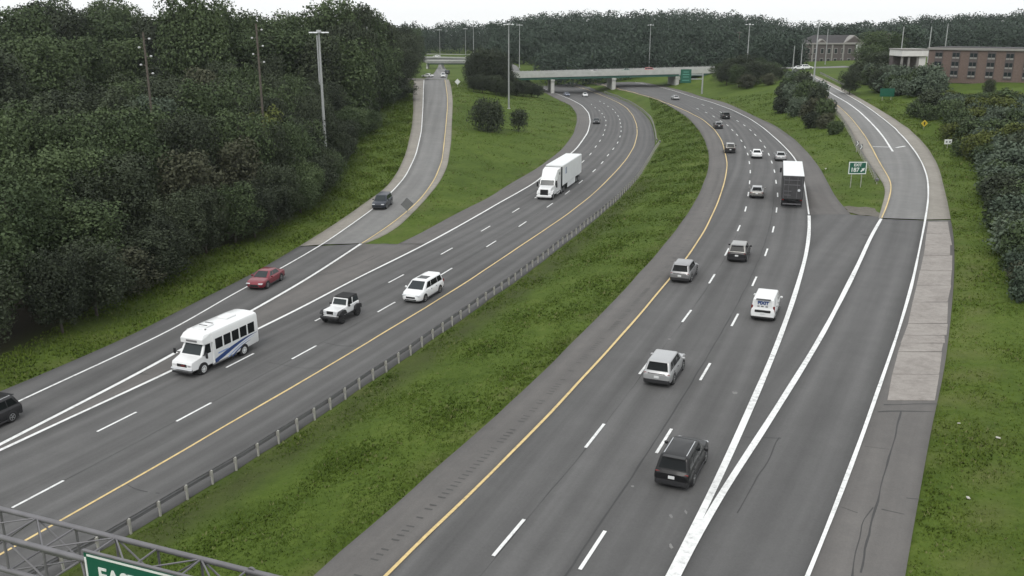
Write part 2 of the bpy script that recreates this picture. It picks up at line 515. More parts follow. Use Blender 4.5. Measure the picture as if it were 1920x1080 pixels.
side(sub(RRX, 175, 410), z_right_ramp, [(5, .2), (12, 1.0), (26, 3.2)], -1)
for px in range(1745, 2000, 40):
    pts([at_z(px, 150, 10.4), at_z(px, 160, 10.0), at_z(px, 180, 8.9), at_z(px, 200, 8.0)])
pts([at_z(1560, 127, 7.8), at_z(1620, 122, 8.2), at_z(1700, 118, 9.5)])
pts([(x, y, 8.4 + max(0, (x - 120)) * .012) for x in range(118, 420, 30) for y in (330, 370, 420, 480)])
for k in np.linspace(0, 1, 24):      # cross street right of the bridge
    p = at_z(1345 + 215 * k, 130.5 - 2 * k, 8.0); pts([p, p + [0, 6, 0], p + [0, 12, 0]])
for k in np.linspace(0, 1, 12):      # and left of it
    p = at_z(962 - 30 * k, 137 - 20 * k, 6.0); pts([p, p + [3, 5, 0]])
for k in np.linspace(0, 1, 16):      # road falling away behind the left ramp head
    p = at_z(818 + 6 * k, 147 - 22 * k, 5 - 3.6 * k); pts([p, p + [6, 0, 0], p - [8, 0, 0]])
pts([(x, y, 2.0) for x in (-60, -40, -20) for y in (500, 540, 580)])
pts([(x, y, 5.5) for x in range(-290, 420, 40) for y in (640, 700, 770)])
pts([(x, y, 6.0) for x in range(-280, -100, 40) for y in (330, 420, 500)])
pts([(x, y, 4.5) for x in range(20, 120, 20) for y in (440, 500, 560)])
pts([(x, 12, ZL) for x in range(-60, -14, 8)] + [(x, 12, ZR) for x in range(-6, 20, 5)])
C_ = np.concatenate(cons)
ii = np.clip(np.round((C_[:, 0] - GX0) / GS).astype(int), 0, gnx - 1)
jj = np.clip(np.round((C_[:, 1] - GY0) / GS).astype(int), 0, gny - 1)
ok = (C_[:, 0] > GX0) & (C_[:, 0] < GX1) & (C_[:, 1] > GY0) & (C_[:, 1] < GY1)
ii, jj, C_ = ii[ok], jj[ok], C_[ok]
sm_ = np.zeros((gnx, gny)); ct_ = np.zeros((gnx, gny))
np.add.at(sm_, (ii, jj), C_[:, 2]); np.add.at(ct_, (ii, jj), 1)
fix = ct_ > 0
E = np.full((gnx, gny), 4.0)
E[fix] = sm_[fix] / ct_[fix]
fixv = E.copy()
def relax(Z, fx, fv, it):
    for _ in range(it):
        Pd = np.pad(Z, 1, mode='edge')
        Z = .25 * (Pd[:-2, 1:-1] + Pd[2:, 1:-1] + Pd[1:-1, :-2] + Pd[1:-1, 2:])
        Z[fx] = fv[fx]
    return Z
lv = 8                                # coarse to fine
Zc = None
while lv >= 1:
    cx, cy = (gnx + lv - 1) // lv, (gny + lv - 1) // lv
    s_ = np.zeros((cx, cy)); c_ = np.zeros((cx, cy))
    np.add.at(s_, (ii // lv, jj // lv), C_[:, 2]); np.add.at(c_, (ii // lv, jj // lv), 1)
    fx = c_ > 0
    fv = np.where(fx, s_ / np.maximum(c_, 1), 4.0)
    Z = fv.copy() if Zc is None else np.kron(Zc, np.ones((2, 2)))[:cx, :cy]
    if Z.shape != (cx, cy):
        Z = np.pad(Z, ((0, cx - Z.shape[0]), (0, cy - Z.shape[1])), mode='edge')
    Z[fx] = fv[fx]
    Zc = relax(Z, fx, fv, 300)
    lv //= 2
E = Zc
for _ in range(2):
    Pd = np.pad(E, 1, mode='edge')
    E = .5 * E + .125 * (Pd[:-2, 1:-1] + Pd[2:, 1:-1] + Pd[1:-1, :-2] + Pd[1:-1, 2:])
def elev(x, y):
    x = np.asarray(x, float); y = np.asarray(y, float)
    fx = np.clip((x - GX0) / GS, 0, gnx - 1.001); fy = np.clip((y - GY0) / GS, 0, gny - 1.001)
    i = fx.astype(int); j = fy.astype(int); a = fx - i; b = fy - j
    return E[i, j] * (1 - a) * (1 - b) + E[i + 1, j] * a * (1 - b) + E[i, j + 1] * (1 - a) * b + E[i + 1, j + 1] * a * b
RT = 0.08                              # road surface above the soil level
TS = np.concatenate([np.arange(18, 140, .5), np.arange(140, 900, 1.5)])
def at(px, py, up=RT):
    """First point of the terrain (plus up) on the pixel's line of sight."""
    d = raydir(px, py); d = d / d[1]
    z = CH + d[2] * TS - elev(d[0] * TS, TS) - up
    k = np.argmax(z < 0) if (z < 0).any() else len(TS) - 1
    lo, hi = TS[max(k - 1, 0)], TS[k]
    for _ in range(18):
        m = (lo + hi) / 2
        if CH + d[2] * m - float(elev(d[0] * m, m)) - up < 0: hi = m
        else: lo = m
    return np.array([d[0] * hi, hi, CH + d[2] * hi])
def path(P, near=0.0, far=0.0, it=8, step=2.0):
    """Traced line -> even points in the place (x,y), optionally run on past its ends."""
    Q = np.array([at(x, y)[:2] for x, y in dense(P, 5.0)])
    if near:
        d = Q[0] - Q[min(8, len(Q) - 1)]; d /= np.linalg.norm(d)
        Q = np.r_[[Q[0] + d * near], Q]
    if far:
        d = Q[-1] - Q[-4]; d /= np.linalg.norm(d)
        Q = np.r_[Q, [Q[-1] + d * far]]
    return smooth(dense(Q, step), it)

# ------------------------------------------------------------------ roads
RIB = []
def ribbon(name, A, B, mat, cross=2.0, parent=None, up=RT, skirt=.3, step=2.0, record=True, thick=True):
    """Road sheet between two edge paths (x,y), laid on the terrain, with side skirts."""
    la = np.linalg.norm(np.diff(A, axis=0), axis=1).sum(); lb = np.linalg.norm(np.diff(B, axis=0), axis=1).sum()
    n = int(max(la, lb) / step) + 2
    a, b = resample(A, n), resample(B, n)
    wmax = np.percentile(np.linalg.norm(a - b, axis=1), 80)
    m = max(1, int(round(wmax / cross)))
    t = np.linspace(0, 1, m + 1)[None, :, None]
    G = a[:, None, :] * (1 - t) + b[:, None, :] * t
    z = elev(G[..., 0], G[..., 1]) + up
    V = np.concatenate([G, z[..., None]], 2)
    if thick:
        V = np.concatenate([V[:, :1] - [0, 0, skirt], V, V[:, -1:] - [0, 0, skirt]], 1)
        m += 2
    av, bv = np.arange(n) * max(la, lb) / (n - 1), np.linalg.norm(a - b, axis=1)
    run = np.zeros((n, m + 1, 3), np.float32)
    run[..., 0] = av[:, None]; run[..., 1] = bv[:, None] * np.linspace(1, 0, m + 1)[None]
    w_ = m + 1
    idx = np.arange(n * w_).reshape(n, w_)
    Q = np.stack([idx[:-1, :-1], idx[:-1, 1:], idx[1:, 1:], idx[1:, :-1]], -1).reshape(-1, 4)
    V = V.reshape(-1, 3)
    p = V[Q[len(Q) // 2]]
    if np.cross(p[1] - p[0], p[2] - p[0])[2] < 0: Q = Q[:, ::-1]
    me_ = npmesh(name, V, Q, mat)
    at_ = me_.attributes.new('run', 'FLOAT_VECTOR', 'POINT'); at_.data.foreach_set('vector', run.ravel())
    o = link(name, me_, parent)
    if parent is None: o['kind'] = 'structure'
    if record: RIB.append((a, b))
    return o
pLPE_n, pLPE_r = path(sub(LPE, 462), near=20), path(sub(LPE, None, 462))
pLW = path(LW, near=20)
pRG_n, pRG_r = path(sub(RG, 457), near=20), path(sub(RG, None, 457))
pLW_r = path(sub(LW, None, 459))
pRRE = path(RRE)
pMW = path(MW, near=24); pMW_n = path(sub(MW, 457), near=24); pMW_f = path(sub(MW, None, 457))
pMLE = path(MLE); pLGE = path(LGE, near=14); pYL = path(YL, near=14)
pRPL = path(RPL, near=16); pYR = path(YR, near=16); pWR = path(WR, near=14)
pWR_n = path(sub(WR, 403), near=14); pWR_f = path(sub(WR, None, 403))
pGR_n = path(sub(GR, 410), near=14); pGR_r = path(sub(GR, None, 410))
pMRE = path(MRE); pRLE = path(RLE); pRD = path(RD)
pRRW = path(RRW, near=14); pRRW_n = path(sub(RRW, 412), near=14); pRRW_r = path(sub(RRW, None, 412))
pRRX_a = path(sub(RRX, 412), near=14); pRRX_r = path(sub(RRX, None, 412))

ROAD_L = ribbon('left_carriageway', pMW, pLGE, 'asphalt')
ribbon('left_gore', pRG_n, pMW_n, 'shoulder_asphalt', 1.5)
ribbon('left_merge_lane', pLPE_n, pRG_n, 'asphalt', 1.5)
ribbon('left_mainline_shoulder', pMLE, pMW_f, 'shoulder_asphalt', 1.2)
RAMP_L = ribbon('left_ramp_road', pLW_r, pRG_r, 'ramp_concrete', 1.5)
ribbon('left_ramp_outer_shoulder', pLPE_r, pLW_r, 'old_concrete', 1.0)
ribbon('left_ramp_inner_shoulder', pRG_r, pRRE, 'old_concrete', .8)
ROAD_R = ribbon('right_carriageway', pYR, pWR, 'asphalt')
SH_R = ribbon('right_carriageway_inner_shoulder', pRPL, pYR, 'shoulder_asphalt', 1.2)
ribbon('right_gore', path(sub(WR, 396), near=14), path(sub(GR, 405), near=14), 'asphalt', 1.5, up=RT - .008)
ribbon('right_mainline_shoulder', pWR_f, pMRE, 'shoulder_asphalt', 1.2)
EXIT = ribbon('exit_lane', pGR_n, pRRW_n, 'asphalt', 1.5)
SH_X = ribbon('exit_shoulder', pRRW_n, pRRX_a, 'shoulder_asphalt', 1.0)
RAMP_R = ribbon('right_ramp_road', pGR_r, pRRW_r, 'ramp_concrete', 1.5)
ribbon('right_ramp_inner_shoulder', pRLE, pGR_r, 'old_concrete', .8)
ribbon('right_ramp_outer_shoulder', pRRW_r, pRRX_r, 'old_concrete', 1.0)
# cross street right of the bridge, and the streets round the left ramp head
def wpath(l): return smooth(dense(np.array(l, float), 2.0), 10)
q0, q1 = at_z(1330, 130, 8)[:2], at_z(1600, 127, 8)[:2]
ribbon('cross_street', wpath([q0, q1]), wpath([q0 + [1, 13], q1 + [1, 13]]), 'ramp_concrete')
q = [at_z(966, 136, 6)[:2], at_z(948, 124, 6)[:2], at_z(925, 114, 6)[:2], at_z(880, 106, 6)[:2]]
ribbon('far_cross_street', wpath(q), wpath([v + [6, 12] for v in q]), 'ramp_concrete')
qa = [at(795, 149)[:2], at(813, 138)[:2], at(819, 129)[:2], at(822, 122)[:2], at(824, 117)[:2]]
qb = [at(838, 149)[:2], at(840, 138)[:2], at(836, 129)[:2], at(832, 122)[:2], at(831, 117)[:2]]
ribbon('far_street', wpath(qa), wpath(qb), 'ramp_concrete')
qa = [at(756, 149)[:2], at(776, 150.2)[:2], at(795, 150.2)[:2]]
ribbon('far_side_street', wpath(qa), wpath([v + [0, 10] for v in qa]), 'old_concrete', up=RT - .02)

# ------------------------------------------------------------------ painted lines
MK = RT + .018
def offset(P, d):
    t = np.gradient(P, axis=0); t /= np.linalg.norm(t, axis=1, keepdims=True)
    return P + np.stack([-t[:, 1], t[:, 0]], 1) * d
def stripe(name, P, wd, mat, parent, up=MK, wob=0.0):
    j = np.zeros(len(P)) if not wob else smooth(NR.normal(0, wob, (len(P), 1)), 2)[:, 0]
    hw = wd / 2 + j[:, None]
    t = np.gradient(P, axis=0); t /= np.linalg.norm(t, axis=1, keepdims=True)
    nr = np.stack([-t[:, 1], t[:, 0]], 1)
    return ribbon(name, P + nr * hw, P - nr * hw, mat, cross=9, parent=parent, up=up, step=1.5, record=False, thick=False)
def half(P, z0, z1):                   # part of a path by fraction of its length
    n = len(P); return P[int(n * z0):max(int(n * z1), int(n * z0) + 2)]
stripe('edge_line', pLW, .20, 'white_paint', ROAD_L, wob=.012)
stripe('gore_line', pRG_n, .32, 'white_paint', ROAD_L, wob=.02)
stripe('ramp_yellow_line', pRG_r, .16, 'yellow_paint', RAMP_L, wob=.02)
stripe('edge_line', pMW, .27, 'white_paint', ROAD_L, wob=.014)
stripe('median_yellow_line', pYL, .16, 'yellow_paint', ROAD_L, wob=.01)
stripe('median_yellow_line', pYR, .17, 'yellow_paint', ROAD_R, wob=.01)
stripe('edge_line', pWR_f, .20, 'white_paint', ROAD_R, wob=.012)
stripe('gore_line', pWR_n, .36, 'white_paint', ROAD_R, wob=.018)
stripe('gore_line', pGR_n, .36, 'white_paint', EXIT, up=MK + .006, wob=.018)
stripe('ramp_yellow_line', pGR_r, .16, 'yellow_paint', RAMP_R, wob=.02)
stripe('ramp_divider_line', pRD, .34, 'white_paint', RAMP_R, wob=.02)
stripe('edge_line', pRRW, .21, 'white_paint', EXIT, wob=.022)
for a, b in (((1636, 275), (1671, 276)), ((1680, 277), (1697, 274))):
    stripe('stop_bar', dense(np.array([at(*a)[:2], at(*b)[:2]]), 1.0), .45, 'white_paint', RAMP_R, wob=.04)
stripe('worn_bar', dense(np.array([at(1663, 309)[:2], at(1702, 307)[:2]]), 1.0), .5, 'ramp_concrete', RAMP_R, wob=.1)
# lane dashes: middle points in the photo, per lane line
def mids(l): return [((a[0] + b[0]) / 2, (a[1] + b[1]) / 2) for a, b in l]
DA = mids([((924.5,1043.5),(985,971)),((1096.5,839.5),(1135,794)),((1196,702),(1226,670)),((1278.6,604.3),(1296.7,581)),((1328.4,532),(1341.5,513.6)),((1359,480),(1367,465)),((1382.5,433.7),(1388,422))]) + [(1398,392),(1403,364),(1405.5,342),(1406.7,322),(1405,305),(1402,289),(1396.7,276),(1390,264),(1382,253),(1373,244),(1364,235),(1352,227),(1338,218.5),(1324,211),(1308,204)]
DB = mids([((1081,1074.5),(1142.5,987)),((1228.7,853),(1262,800)),((1311,715.7),(1333.7,678)),((1370,613.7),(1386,586)),((1409,537),(1420,518)),((1434,480.5),(1439.5,466)),((1448,436),(1451.5,424.5))]) + [(1456,394),(1458,365.5),(1455,341),(1452,321),(1447,304),(1441.5,289.5),(1434,275.5),(1426,264),(1416,253),(1407,244),(1395.5,235),(1383,227),(1368,218),(1352,210.5),(1334,203),(1318,197)]
DC = mids([((20,953),(125,899.5)),((327.5,792),(401,753)),((542.8,675.8),(598.7,645.5)),((704.5,586.6),(745,565)),((820,519),(852,501)),((910,463.7),(932.5,451)),((971.7,425),(988,415.5)),((1025,389),(1037,381)),((1059,364.5),(1069,357.5))]) + [(1089,341),(1114,320),(1129,305),(1140,291),(1150,279),(1158,267.5),(1162.5,256),(1164.5,246),(1164.5,238),(1163,231),(1162,224),(1159,217.5),(1154,211),(1149,205),(1140,199.5),(1132.5,194),(1125,190)]
DD = mids([((178.7,811.7),(261,770)),((421.4,690.6),(479.4,661.3)),((588,604),(632,580)),((726,532),(760,513)),((826,477.5),(849.5,464.5)),((900.7,435),(920.7,422.5)),((960,399),(974.5,390))]) + [(1008,368),(1036,348),(1060,332),(1078,316),(1093,303),(1107,289),(1117,275),(1125,264),(1131,253),(1134,244),(1136,235),(1136,226),(1133,219.5),(1129,213),(1124,207.5),(1116,202),(1109,196)]
dash_me = MB().box((0, 0, 0), (3.35, .17, .008)).v
dash_mesh = mesh('lane_dash', *(lambda m: (m.v, m.f))(MB().cbox((0, 0, 0), (3.35, .17, .012), .003)), 'white_paint')
def dashes(pxs, parent):
    P = np.array([at(*p)[:2] for p in pxs])
    d0 = P[0] - P[1]
    P = np.r_[[P[0] + d0], P]
    for i, p in enumerate(P):
        t = P[min(i + 1, len(P) - 1)] - P[max(i - 1, 0)]
        o = link('lane_dash', dash_mesh, parent)
        o.location = (p[0], p[1], float(elev(*p)) + MK)
        o.rotation_euler = (0, 0, math.atan2(t[1], t[0]))
    return P
PA, PB = dashes(DA, ROAD_R), dashes(DB, ROAD_R)
PC, PD = dashes(DC, ROAD_L), dashes(DD, ROAD_L)

# ------------------------------------------------------------------ wear: open seams, cracks, patches, rumble marks
def crack(P, wd, parent, seed, amp=.05, up=RT + .008, name='road_crack', mat='crack_tar'):
    rr = np.random.default_rng(seed)
    P = dense(P, .7)
    P = P + smooth(rr.normal(0, amp, P.shape), 1)
    hw = np.maximum(wd / 2 * (1 + .6 * smooth(rr.normal(0, 1, (len(P), 1)), 1)), .004)
    t = np.gradient(P, axis=0); t /= np.linalg.norm(t, axis=1, keepdims=True)
    nr = np.stack([-t[:, 1], t[:, 0]], 1)
    return ribbon(name, P + nr * hw, P - nr * hw, mat, cross=9, parent=parent, up=up, step=.7, record=False, thick=False)
def pxl(*l): return np.array([at(x, y)[:2] for x, y in l])
SA, SB, SCC = smooth(dense(PA, 2), 8), smooth(dense(PB, 2), 8), smooth(dense(PC, 2), 8)
crack(offset(SB, .42)[:60], .07, ROAD_R, 1, .03, name='lane_seam')
crack(offset(SA, -.12)[:40], .035, ROAD_R, 2, .03, name='lane_seam')
crack(offset(SCC, 0.0)[:120], .045, ROAD_L, 3, .03, name='lane_seam')
k = 5
for l, wd, par in ((((1395,818),(1422,820),(1462,822)), .05, EXIT), (((1460,822),(1440,865),(1415,905),(1385,960)), .05, EXIT), (((1690,770),(1682,800),(1672,850),(1655,905),(1640,960),(1625,1010),(1615,1075)), .08, SH_X),
                   (((1640,950),(1620,980),(1605,1030),(1600,1080)), .05, SH_X), (((1655,955),(1700,965)), .04, SH_X), (((1580,950),(1610,962)), .04, SH_X), (((1622,838),(1665,842)), .04, SH_X), (((1700,935),(1735,938)), .03, SH_X),
                   (((1640,770),(1755,772)), .12, SH_X), (((1655,758),(1758,757)), .06, SH_X), (((610,642),(640,650),(700,648)), .05, ROAD_L), (((505,680),(560,690),(620,690)), .05, ROAD_L), (((230,905),(265,920),(300,925)), .07, ROAD_L),
                   (((900,505),(960,500)), .04, ROAD_L), (((1000,520),(945,500)), .04, ROAD_L), (((550,525),(600,515),(660,500),(700,480)), .06, ROAD_L), (((585,520),(640,508)), .05, ROAD_L), (((265,700),(284,702)), .10, ROAD_L),
                   (((690,490),(720,475)), .05, ROAD_L), (((1660,412),(1700,414),(1733,415)), .10, EXIT), (((1614,440),(1632,442)), .12, EXIT), (((564,462),(610,461),(676,457),(746,459)), .06, ROAD_L), (((712,456),(745,459),(765,450)), .12, ROAD_L)):
    crack(pxl(*l), wd, par, k, .06); k += 1
def blotch(px, py, r, mat, parent, seed, name='road_patch', up=RT + .01, stretch=1.0):
    p = at(px, py)[:2]; rr = np.random.default_rng(seed)
    n = 14; a = np.linspace(0, 2 * np.pi, n, endpoint=False)
    rad = r * (1 + rr.uniform(-.3, .3, n))
    P = np.stack([p[0] + np.cos(a) * rad, p[1] + np.sin(a) * rad * stretch], 1)
    z = elev(P[:, 0], P[:, 1]) + up
    o = link(name, mesh(name, np.c_[P, z], [tuple(range(n))], mat), parent)
    return o
for i, (x, y, r, st) in enumerate(((1378,737,.16,1.4),(1255,636,.12,1),(1258,968,.07,2.4),(1286,960,.07,2.4),(1258,1024,.08,2.4),(1186,912,.08,1))):
    blotch(x, y, r, 'ramp_concrete', ROAD_R, 40 + i, stretch=st)
# darker rubber-polished wheel tracks are part of the asphalt noise; rumble grooves on the median shoulder
rv, rf = [], []
RU = offset(pYR, 1.15)
for i, p in enumerate(dense(RU, .42)[:330]):
    t = RU[min(int(i * .42 / 2) + 1, len(RU) - 1)] - RU[min(int(i * .42 / 2), len(RU) - 2)]
    t = t / np.linalg.norm(t); nn = np.array([-t[1], t[0]])
    if R.random() < .35: continue
    o_ = len(rv)
    for a, b in ((-1, -1), (1, -1), (1, 1), (-1, 1)):
        q_ = p + t * a * .05 + nn * b * (.17 + .05 * R.random())
        rv.append((*q_, float(elev(*q_)) + RT + .007))
    rf.append((o_, o_ + 1, o_ + 2, o_ + 3))
o = link('rumble_strip', mesh('rumble_strip', rv, rf, 'rumble_groove'), SH_R); o['kind'] = 'stuff'

# concrete slabs of the old exit shoulder, one by one, lying proud of the asphalt
JY = [751, 702, 660, 644, 629, 607, 567, 535, 507, 480, 460, 438, 416]
SLl = [(1664,751),(1673,702),(1683,660),(1702,607),(1716,550),(1726,507),(1734,460),(1741,416)]
SLr = [(1752,752),(1760,702),(1768,660),(1776,607),(1781,550),(1784,507),(1784,460),(1780,416)]
def xat(P, y): return float(np.interp(-y, [-p[1] for p in P], [p[0] for p in P]))
for a, b in zip(JY[:-1], JY[1:]):
    g = .35 if (a - b) > 18 else .25
    c4 = [at(xat(SLl, a - g) + R.uniform(-1, 1), a - g), at(xat(SLr, a - g) + R.uniform(-3, 2), a - g + R.uniform(-1.2, 1.2)), at(xat(SLr, b + g) + R.uniform(-3, 2), b + g + R.uniform(-1, 1)), at(xat(SLl, b + g) + R.uniform(-1, 1), b + g)]
    ctr = sum(c4) / 4
    dz = R.uniform(.02, .045)
    bot = [(p[0], p[1], p[2] - .1) for p in c4]
    mid = [(p[0], p[1], p[2] + dz - .012) for p in c4]
    top = [tuple(ctr + (p - ctr) * .985 + np.array([0, 0, dz])) for p in c4]
    fs = [(8, 9, 10, 11)] + [(i, (i + 1) % 4, (i + 1) % 4 + 4, i + 4) for i in range(4)] + [(i + 4, (i + 1) % 4 + 4, (i + 1) % 4 + 8, i + 8) for i in range(4)]
    link('concrete_slab', mesh('concrete_slab', bot + mid + top, fs, 'slab_concrete'), SH_X)
blotch(1618, 396, 1.9, 'gravel', None, 91, 'gravel_patch', up=.07, stretch=1.6)['kind'] = 'structure'

# ------------------------------------------------------------------ ground sheet
def inside(P, poly):
    x, y = P[:, 0], P[:, 1]; r = np.zeros(len(P), bool)
    x0, y0 = poly[:, 0], poly[:, 1]; x1, y1 = np.roll(x0, -1), np.roll(y0, -1)
    for a, b, c, d in zip(x0, y0, x1, y1):
        if b == d: continue
        k = ((b > y) != (d > y)) & (x < (c - a) * (y - b) / (d - b) + a)
        r ^= k
    return r
def segdist(P, A, stride=1):
    A = A[::stride]; best = np.full(len(P), 1e9)
    for p, q in zip(A[:-1], A[1:]):
        e = q - p; L2 = e @ e
        if L2 < 1e-9: continue
        t = np.clip(((P - p) @ e) / L2, 0, 1)
        best = np.minimum(best, np.linalg.norm(P - p - t[:, None] * e, axis=1))
    return best
xs = np.r_[-1500, -1000, -700, -500, -400, np.arange(-300, -90, 5), np.arange(-90, 140, 2.2), np.arange(140, 421, 6), 520, 700, 1000, 1500]
ys = np.r_[-400, -150, -40, 4, np.arange(12, 170, 2.0), np.arange(170, 400, 3), np.arange(400, 781, 7), 900, 1100, 1500]
GXm, GYm = np.meshgrid(xs, ys, indexing='ij')
GP = np.stack([GXm.ravel(), GYm.ravel()], 1)
GZ = elev(GP[:, 0], GP[:, 1])
near = (GP[:, 0] > -120) & (GP[:, 0] < 200) & (GP[:, 1] < 620)
roadin = np.zeros(len(GP), bool); roadd = np.full(len(GP), 99.0)
idn = np.where(near)[0]
for a, b in RIB:
    poly = np.r_[a, b[::-1]]
    lo, hi = poly.min(0) - 6, poly.max(0) + 6
    k = idn[((GP[idn] > lo) & (GP[idn] < hi)).all(1)]
    if len(k) == 0: continue
    inn = inside(GP[k], poly)
    roadin[k] |= inn
    d = np.minimum(segdist(GP[k], a, 2), segdist(GP[k], b, 2))
    roadd[k] = np.where(inn, np.minimum(roadd[k], d), np.minimum(roadd[k], d))
GZ = GZ - np.where(roadin, .05, 0) - np.where(roadin & (roadd > .6), .12, 0)
rough_ = smooth(NR.normal(0, 1, (len(GP), 1)), 1)[:, 0] * np.where(roadin | (roadd < 2.0), 0, .035)
GV = np.c_[GP, GZ + rough_]
gi = np.arange(len(GP)).reshape(len(xs), len(ys))
GQ = np.stack([gi[:-1, :-1], gi[1:, :-1], gi[1:, 1:], gi[:-1, 1:]], -1).reshape(-1, 4)
WOODEDGE = path([(-60,742),(0,716),(50,684),(100,655),(150,626),(212,594),(250,575),(330,530),(400,487),(512,450),(560,418),(620,385),(648,330),(668,282),(705,240),(720,200),(748,182),(757,160)], near=15, it=4)
GREEN, tg, bgr, crg = layered('ground_grass', [(0.32, (.034, .058, .009)), (0.44, (.056, .090, .014)), (0.54, (.080, .120, .020)), (0.66, (.125, .155, .040))],
        [(.035, 3, .24), (.2, 5, .30), (1.4, 6, .28), (6, 4, .18)], rough=.95, bump=.8, bump_scale=5)
at_n = N(tg, 'ShaderNodeVertexColor'); at_n.layer_name = 'zone'
sp_ = N(tg, 'ShaderNodeSeparateColor')
tg.links.new(at_n.outputs[0], sp_.inputs[0])
def mixin(src, fac, col):
    m_ = N(tg, 'ShaderNodeMix', data_type='RGBA'); m_.inputs[7].default_value = (*col, 1)
    tg.links.new(src, m_.inputs[6]); tg.links.new(fac, m_.inputs[0]); return m_.outputs[2]
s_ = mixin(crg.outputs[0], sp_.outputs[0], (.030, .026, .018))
s_ = mixin(s_, sp_.outputs[1], (.135, .125, .058))
s_ = mixin(s_, sp_.outputs[2], (.050, .055, .024))
tg.links.new(s_, bgr.inputs['Base Color'])
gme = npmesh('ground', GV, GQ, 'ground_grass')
woodpoly = np.r_[WOODEDGE, [WOODEDGE[-1] + [-300, 60]], [WOODEDGE[0] + [-300, 0]]]
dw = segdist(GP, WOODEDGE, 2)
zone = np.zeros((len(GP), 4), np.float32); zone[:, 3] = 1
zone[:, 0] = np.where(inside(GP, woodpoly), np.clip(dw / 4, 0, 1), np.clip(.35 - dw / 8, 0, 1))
dry = pxl((1850,1085),(1848,960),(1852,880),(1846,800),(1838,700),(1832,600),(1822,480))
dd = segdist(GP, np.r_[[dry[0] + (dry[0] - dry[1]) * 2], dry])
zone[:, 1] = np.clip(.45 - np.abs(dd - .1) / 1.3, 0, .45) + np.clip(.5 - np.abs(roadd - .3) / 1.2, 0, .45) * (~roadin) * .8
gl = offset(pLGE, -1.8)
zone[:, 2] = np.clip(.85 - segdist(GP, gl[:70], 2) / 2.8, 0, .8)
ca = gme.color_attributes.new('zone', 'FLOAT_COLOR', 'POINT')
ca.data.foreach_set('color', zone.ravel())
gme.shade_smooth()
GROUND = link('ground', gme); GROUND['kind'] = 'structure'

# ------------------------------------------------------------------ guardrails
WB = [(.0, .31), (.045, .27), (.045, .21), (.0, .165), (.0, .145), (.045, .10), (.045, .04), (.0, .0)]   # W-beam section (out, up)
post_mesh = mesh('post', *(lambda m: (m.v, m.f))(MB().box((0, 0, .34), (.09, .10, .92)).box((0, .10, .56), (.08, .12, .30))), 'post_steel')
def guardrail(P, label, group, face=1, spacing=1.905, h=.46, flare=0):
    """P: (x,y) path of the rail; posts stand on the side away from the road (face=+1: road on the left of the path)."""
    z0 = elev(P[:, 0], P[:, 1]) + .05
    root = empty('guardrail', (P[0, 0], P[0, 1], float(z0[0])))
    o0 = np.array(root.location)
    t = np.gradient(P, axis=0); t /= np.linalg.norm(t, axis=1, keepdims=True)
    nr = np.stack([-t[:, 1], t[:, 0]], 1) * face
    V = []
    sec = WB + [(a - .012, b) for a, b in WB[::-1]]
    for i in range(len(P)):
        for a, b in sec:
            q = P[i] + nr[i] * (a + .14)
            V.append((q[0] - o0[0], q[1] - o0[1], z0[i] + h + b - o0[2]))
    k = len(sec); Q = []
    for i in range(len(P) - 1):
        for j in range(k):
            Q.append((i * k + j, i * k + (j + 1) % k, (i + 1) * k + (j + 1) % k, (i + 1) * k + j))
    Q = np.array(Q)
    link('rail', npmesh('rail', V, Q, 'galvanised'), root)
    S = dense(P, spacing)
    ts = np.gradient(S, axis=0)
    for p, tt in zip(S, ts):
        o = link('post', post_mesh, root)
        o.location = (p[0] - o0[0], p[1] - o0[1], float(elev(*p)) + .05 - o0[2])
        o.rotation_euler = (0, 0, math.atan2(tt[1], tt[0]) + (0 if face > 0 else math.pi))
    if flare:
        e = MB(); p = S[0] if flare < 0 else S[-1]
        e.cbox((p[0] - o0[0], p[1] - o0[1], float(elev(*p)) + .62 - o0[2]), (.5, .5, .42), .1).obj('end_terminal', 'galvanised', root)
    tag(root, label, 'guardrail', group)
    return root
g1 = path([(60,1100),(187,1031),(247,1000),(303,966),(352,931),(401,904),(446,877),(565,804),(632,757),(688,718),(741,684),(808,637),(848,610),(899,570),(947,541),(988,509),(1030,477),(1060,453),(1085,436),(1110,414),(1147,385),(1172,360),(1197,334),(1217,302),(1229,280),(1237,270)], near=8, it=5)
guardrail(g1, 'long steel guardrail along the median edge of the left carriageway', 'guardrails', 1, flare=1)
g2 = path([(1231,266),(1229,250),(1225,234),(1219,221),(1203,207),(1183,194),(1158,183),(1134,174)], it=4)
guardrail(g2, 'curved guardrail leading from the median to the middle bridge pier', 'guardrails', 1, flare=-1)
g3 = path([(1648,344),(1630,312),(1617,292),(1607,274),(1594,248),(1577,221),(1548,189),(1522,168),(1489,143)], it=4)
guardrail(offset(g3, .3), 'guardrail on the inner edge of the right ramp above the green exit sign', 'guardrails', -1, flare=-1)
g4 = path([(1591,166),(1575,158),(1556,148),(1538,139)], it=2)
guardrail(g4, 'short pale guardrail on the outer edge of the right ramp near its top', 'guardrails', 1)

